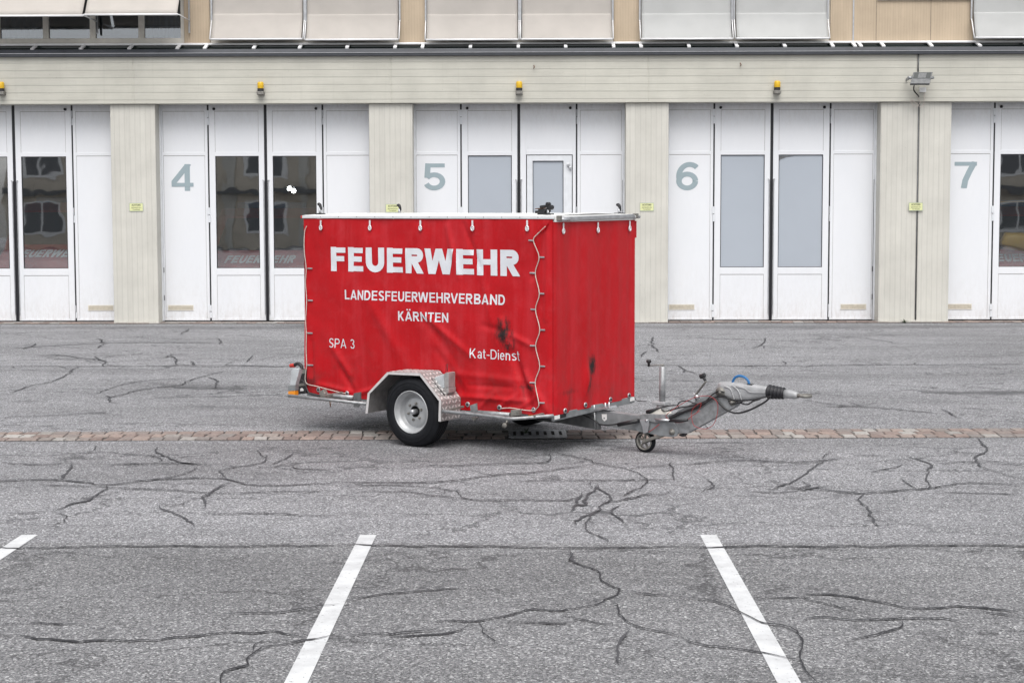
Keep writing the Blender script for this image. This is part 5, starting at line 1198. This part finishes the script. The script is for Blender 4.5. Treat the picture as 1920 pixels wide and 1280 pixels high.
# jack post with crank
b0 = S(1241.5, 752, VC+.02); b1 = S(1242.5, 686.5, VC+.02); b1.x = b0.x+.004
MB().tube([b0+Vector((0, 0, -.06)), b1], .028, 20).build('jack_post', 'galv', TR)
mb = MB(); mb.box((b0.x-.07, b0.y-.06, b0.z-.03), (b0.x+.06, b0.y+.06, b0.z)); mb.tube([b0+Vector((0, 0, -.1)), b0+Vector((0, 0, -.03))], .05, 16); mb.build('jack_collar', 'cast_alu', TR, bev=.006)
cz = b1.z+.015
mb = MB(); mb.tube([b1, (b1.x, b1.y, cz)], .009, 8); mb.tube([(b1.x+.01, b1.y, cz), S(1218, 685.5, VC+.02)], .005, 8); mb.build('jack_crank', 'steel_dirty', TR)
q = S(1216.5, 685, VC+.02); MB().lathe([(0, -.01), (.011, -.01), (.010, .018), (.022, .03), (.024, .045), (.016, .052), (0, .052)], q, (0, 0, 1), 16).build('crank_knob', 'plastic_black', TR)
# handbrake lever
a, c = S(1303.5, 741, VC-.03), S(1324, 714.5, VC-.03)
MB().bar(a, c, .012, .03, (0, 1, 0)).build('brake_lever', 'steel_dirty', TR, bev=.003)
mb = MB(); mb.tube([S(1323, 714, VC-.03), S(1318.5, 706.5, VC-.03)], [.012, .014], 10); mb.tube([S(1313, 706.5, VC-.03), S(1322, 702.5, VC-.03)], .02, 10); mb.build('lever_knob', 'plastic_black', TR, bev=.003)
mb = MB(); mb.tube([a, S(1299.5, 736, VC-.03)], .007, 8); mb.tube([S(1304, 741, VC-.03), S(1306, 751, VC-.03)], .009, 8); mb.lathe([(0, -.02), (.02, -.02), (.02, .02), (0, .02)], S(1307, 744, VC-.03), (0, 1, 0), 14); mb.build('lever_pivot', 'alu', TR)
# overrun coupling
def sec(x, yt, yb, wv): p, q = S(x, yt, VC), S(x, yb, VC); return ((p+q)/2, Vector((0, 0, (p.z-q.z)/2)), Vector((0, wv, 0)))
MB().loft([sec(1348.5, 718, 727, .03), sec(1351, 716, 733, .045), sec(1358, 715, 742, .052), sec(1368, 715.3, 748, .055), sec(1378, 716, 751, .055), sec(1390, 717.5, 753.5, .052), sec(1402, 719, 752, .048), sec(1420, 721.5, 748, .042), sec(1436, 724, 744.5, .036), sec(1442, 725, 743.5, .034)], 24, 3.2).build('coupling_body', 'cast_alu', TR)
mb = MB()
for x0, y0, x1, y1, x2, y2 in ((1358, 724, 1370, 730, 1377, 750), (1372, 722, 1384, 732, 1391, 752)):
    mb.tube(smooth_path([S(x0, y0, VC-.054), S(x1, y1, VC-.057), S(x2, y2, VC-.053)]), .006, 8)
mb.tube(smooth_path([S(1380, 724, VC-.055), S(1396, 728, VC-.054), S(1406, 735, VC-.052), S(1422, 736, VC-.048), S(1438, 736, VC-.04)]), .004, 6); mb.build('coupling_ribs', 'cast_alu', TR)
MB().lathe([(0, -.014), (.012, -.014), (.014, -.004), (.045, -.002), (.048, .01)], S(1350.5, 735, VC-.052), (0, 1, 0), 24).build('arm_joint', 'steel_dirty', TR)
MB().lathe([(0, -.018), (.012, -.018), (.014, -.004), (.03, -.002), (.034, .012)], S(1372.5, 754, VC-.052), (0, 1, 0), 24).build('arm_joint', 'steel_dirty', TR)
p, q = S(1440, 734, VC), S(1472, 737.5, VC); ax = (q-p); L = ax.length; prof = [(.05, 0)]
for k in range(5): prof += [(.043-.002*k, L*(k+.1)/5), (.063-.003*k, L*(k+.4)/5), (.063-.003*k, L*(k+.6)/5), (.043-.002*k, L*(k+.95)/5)]
prof += [(.038, L)]; MB().lathe(prof, p, tuple(ax.normalized()), 32).build('bellows', 'rubber_black', TR)
MB().loft([sec(1469, 729.5, 746, .034), sec(1482, 731, 747, .036), sec(1492, 733.5, 748, .034), sec(1497, 736.5, 746, .030)], 18, 2.3).build('tow_shaft', 'cast_alu', TR)
pc = S(1510, 742, VC); e = MB(); pts = []
e.loft([sec(1496, 737, 745.5, .028), sec(1501, 738.5, 744.5, .032), sec(1505, 739.5, 744.5, .036)], 14, 2.6)
ring = [pc+Vector((math.cos(a)*.045, math.sin(a)*.045, 0)) for a in [2*math.pi*k/24 for k in range(25)]]
e.tube(ring, .014, 10); e.build('towing_eye', 'steel_dirty', TR)
MB().tube(smooth_path([S(x, y, VC-.01) for x, y in ((1373.5, 717), (1377, 709), (1383, 705.2), (1389, 704.8), (1396, 707), (1402, 712.5), (1404.5, 719.5))]), .011, 10).build('grab_handle', 'plastic_blue', TR)
mb = MB(); 
for x, y in ((1371, 717.3), (1407, 720.3)): q = S(x, y, VC-.01); mb.box((q.x-.025, q.y-.02, q.z-.006), (q.x+.025, q.y+.02, q.z+.004))
mb.build('handle_foot', 'plastic_black', TR, bev=.002)
# cables
def cable(pts, r_, m_='plastic_black', v=VC-.06, name='brake_cable'): MB().tube(smooth_path([S(x, y, v+.02*noise.noise(Vector((x*.05, y*.05, 0)))) for x, y in pts], 5), r_, 6).build(name, m_, TR)
cable([(1226, 768), (1240, 764), (1258, 760), (1270, 760), (1272, 764), (1271, 758), (1278, 752), (1292, 752), (1302, 756), (1318, 756), (1335, 740), (1348, 733), (1358, 735)], .0055)
cable([(1240, 767), (1248, 771), (1262, 767), (1280, 763), (1300, 760), (1320, 753), (1336, 746), (1350, 743), (1366, 747), (1380, 750), (1410, 749.5), (1436, 744), (1443, 743)], .006)
cable([(1252, 786), (1268, 776), (1290, 770), (1310, 763), (1330, 750), (1340, 746), (1350, 757), (1362, 768), (1378, 774), (1395, 772), (1415, 764), (1436, 752), (1445, 742)], .0085)
cable([(1256, 784), (1280, 773), (1305, 763), (1325, 753)], .010)
cable([(1380, 752), (1400, 758), (1412, 752), (1425, 748)], .007); cable([(1347, 742), (1362, 743), (1368, 755), (1380, 756), (1392, 753)], .006)
cable([(1248, 779), (1258, 770), (1278, 757), (1300, 746), (1320, 742), (1334, 744), (1345, 755), (1345, 775), (1338, 795), (1325, 803), (1310, 802), (1300, 795), (1296, 775), (1302, 763), (1314, 755), (1312, 765), (1304, 776)], .0024, 'cable_red', VC-.075, 'warning_wire')
cable([(1248, 780), (1256, 788), (1270, 792), (1286, 789), (1298, 779), (1312, 770)], .0024, 'cable_red', VC-.075, 'warning_wire')
cable([(1216, 810), (1226, 803), (1236, 795)], .003, 'cable_red', VC-.075, 'warning_wire')
MB().tube([S(1213, 772.5, VC-.05), S(1222, 770, VC-.05), S(1232, 766, VC-.05)], [.019, .017, .010], 10).build('plug', 'plastic_black', TR)
cable([(1190, 744), (1193, 750), (1203, 752), (1212, 752)], .004, 'plastic_black', VF-.05, 'loose_wire')
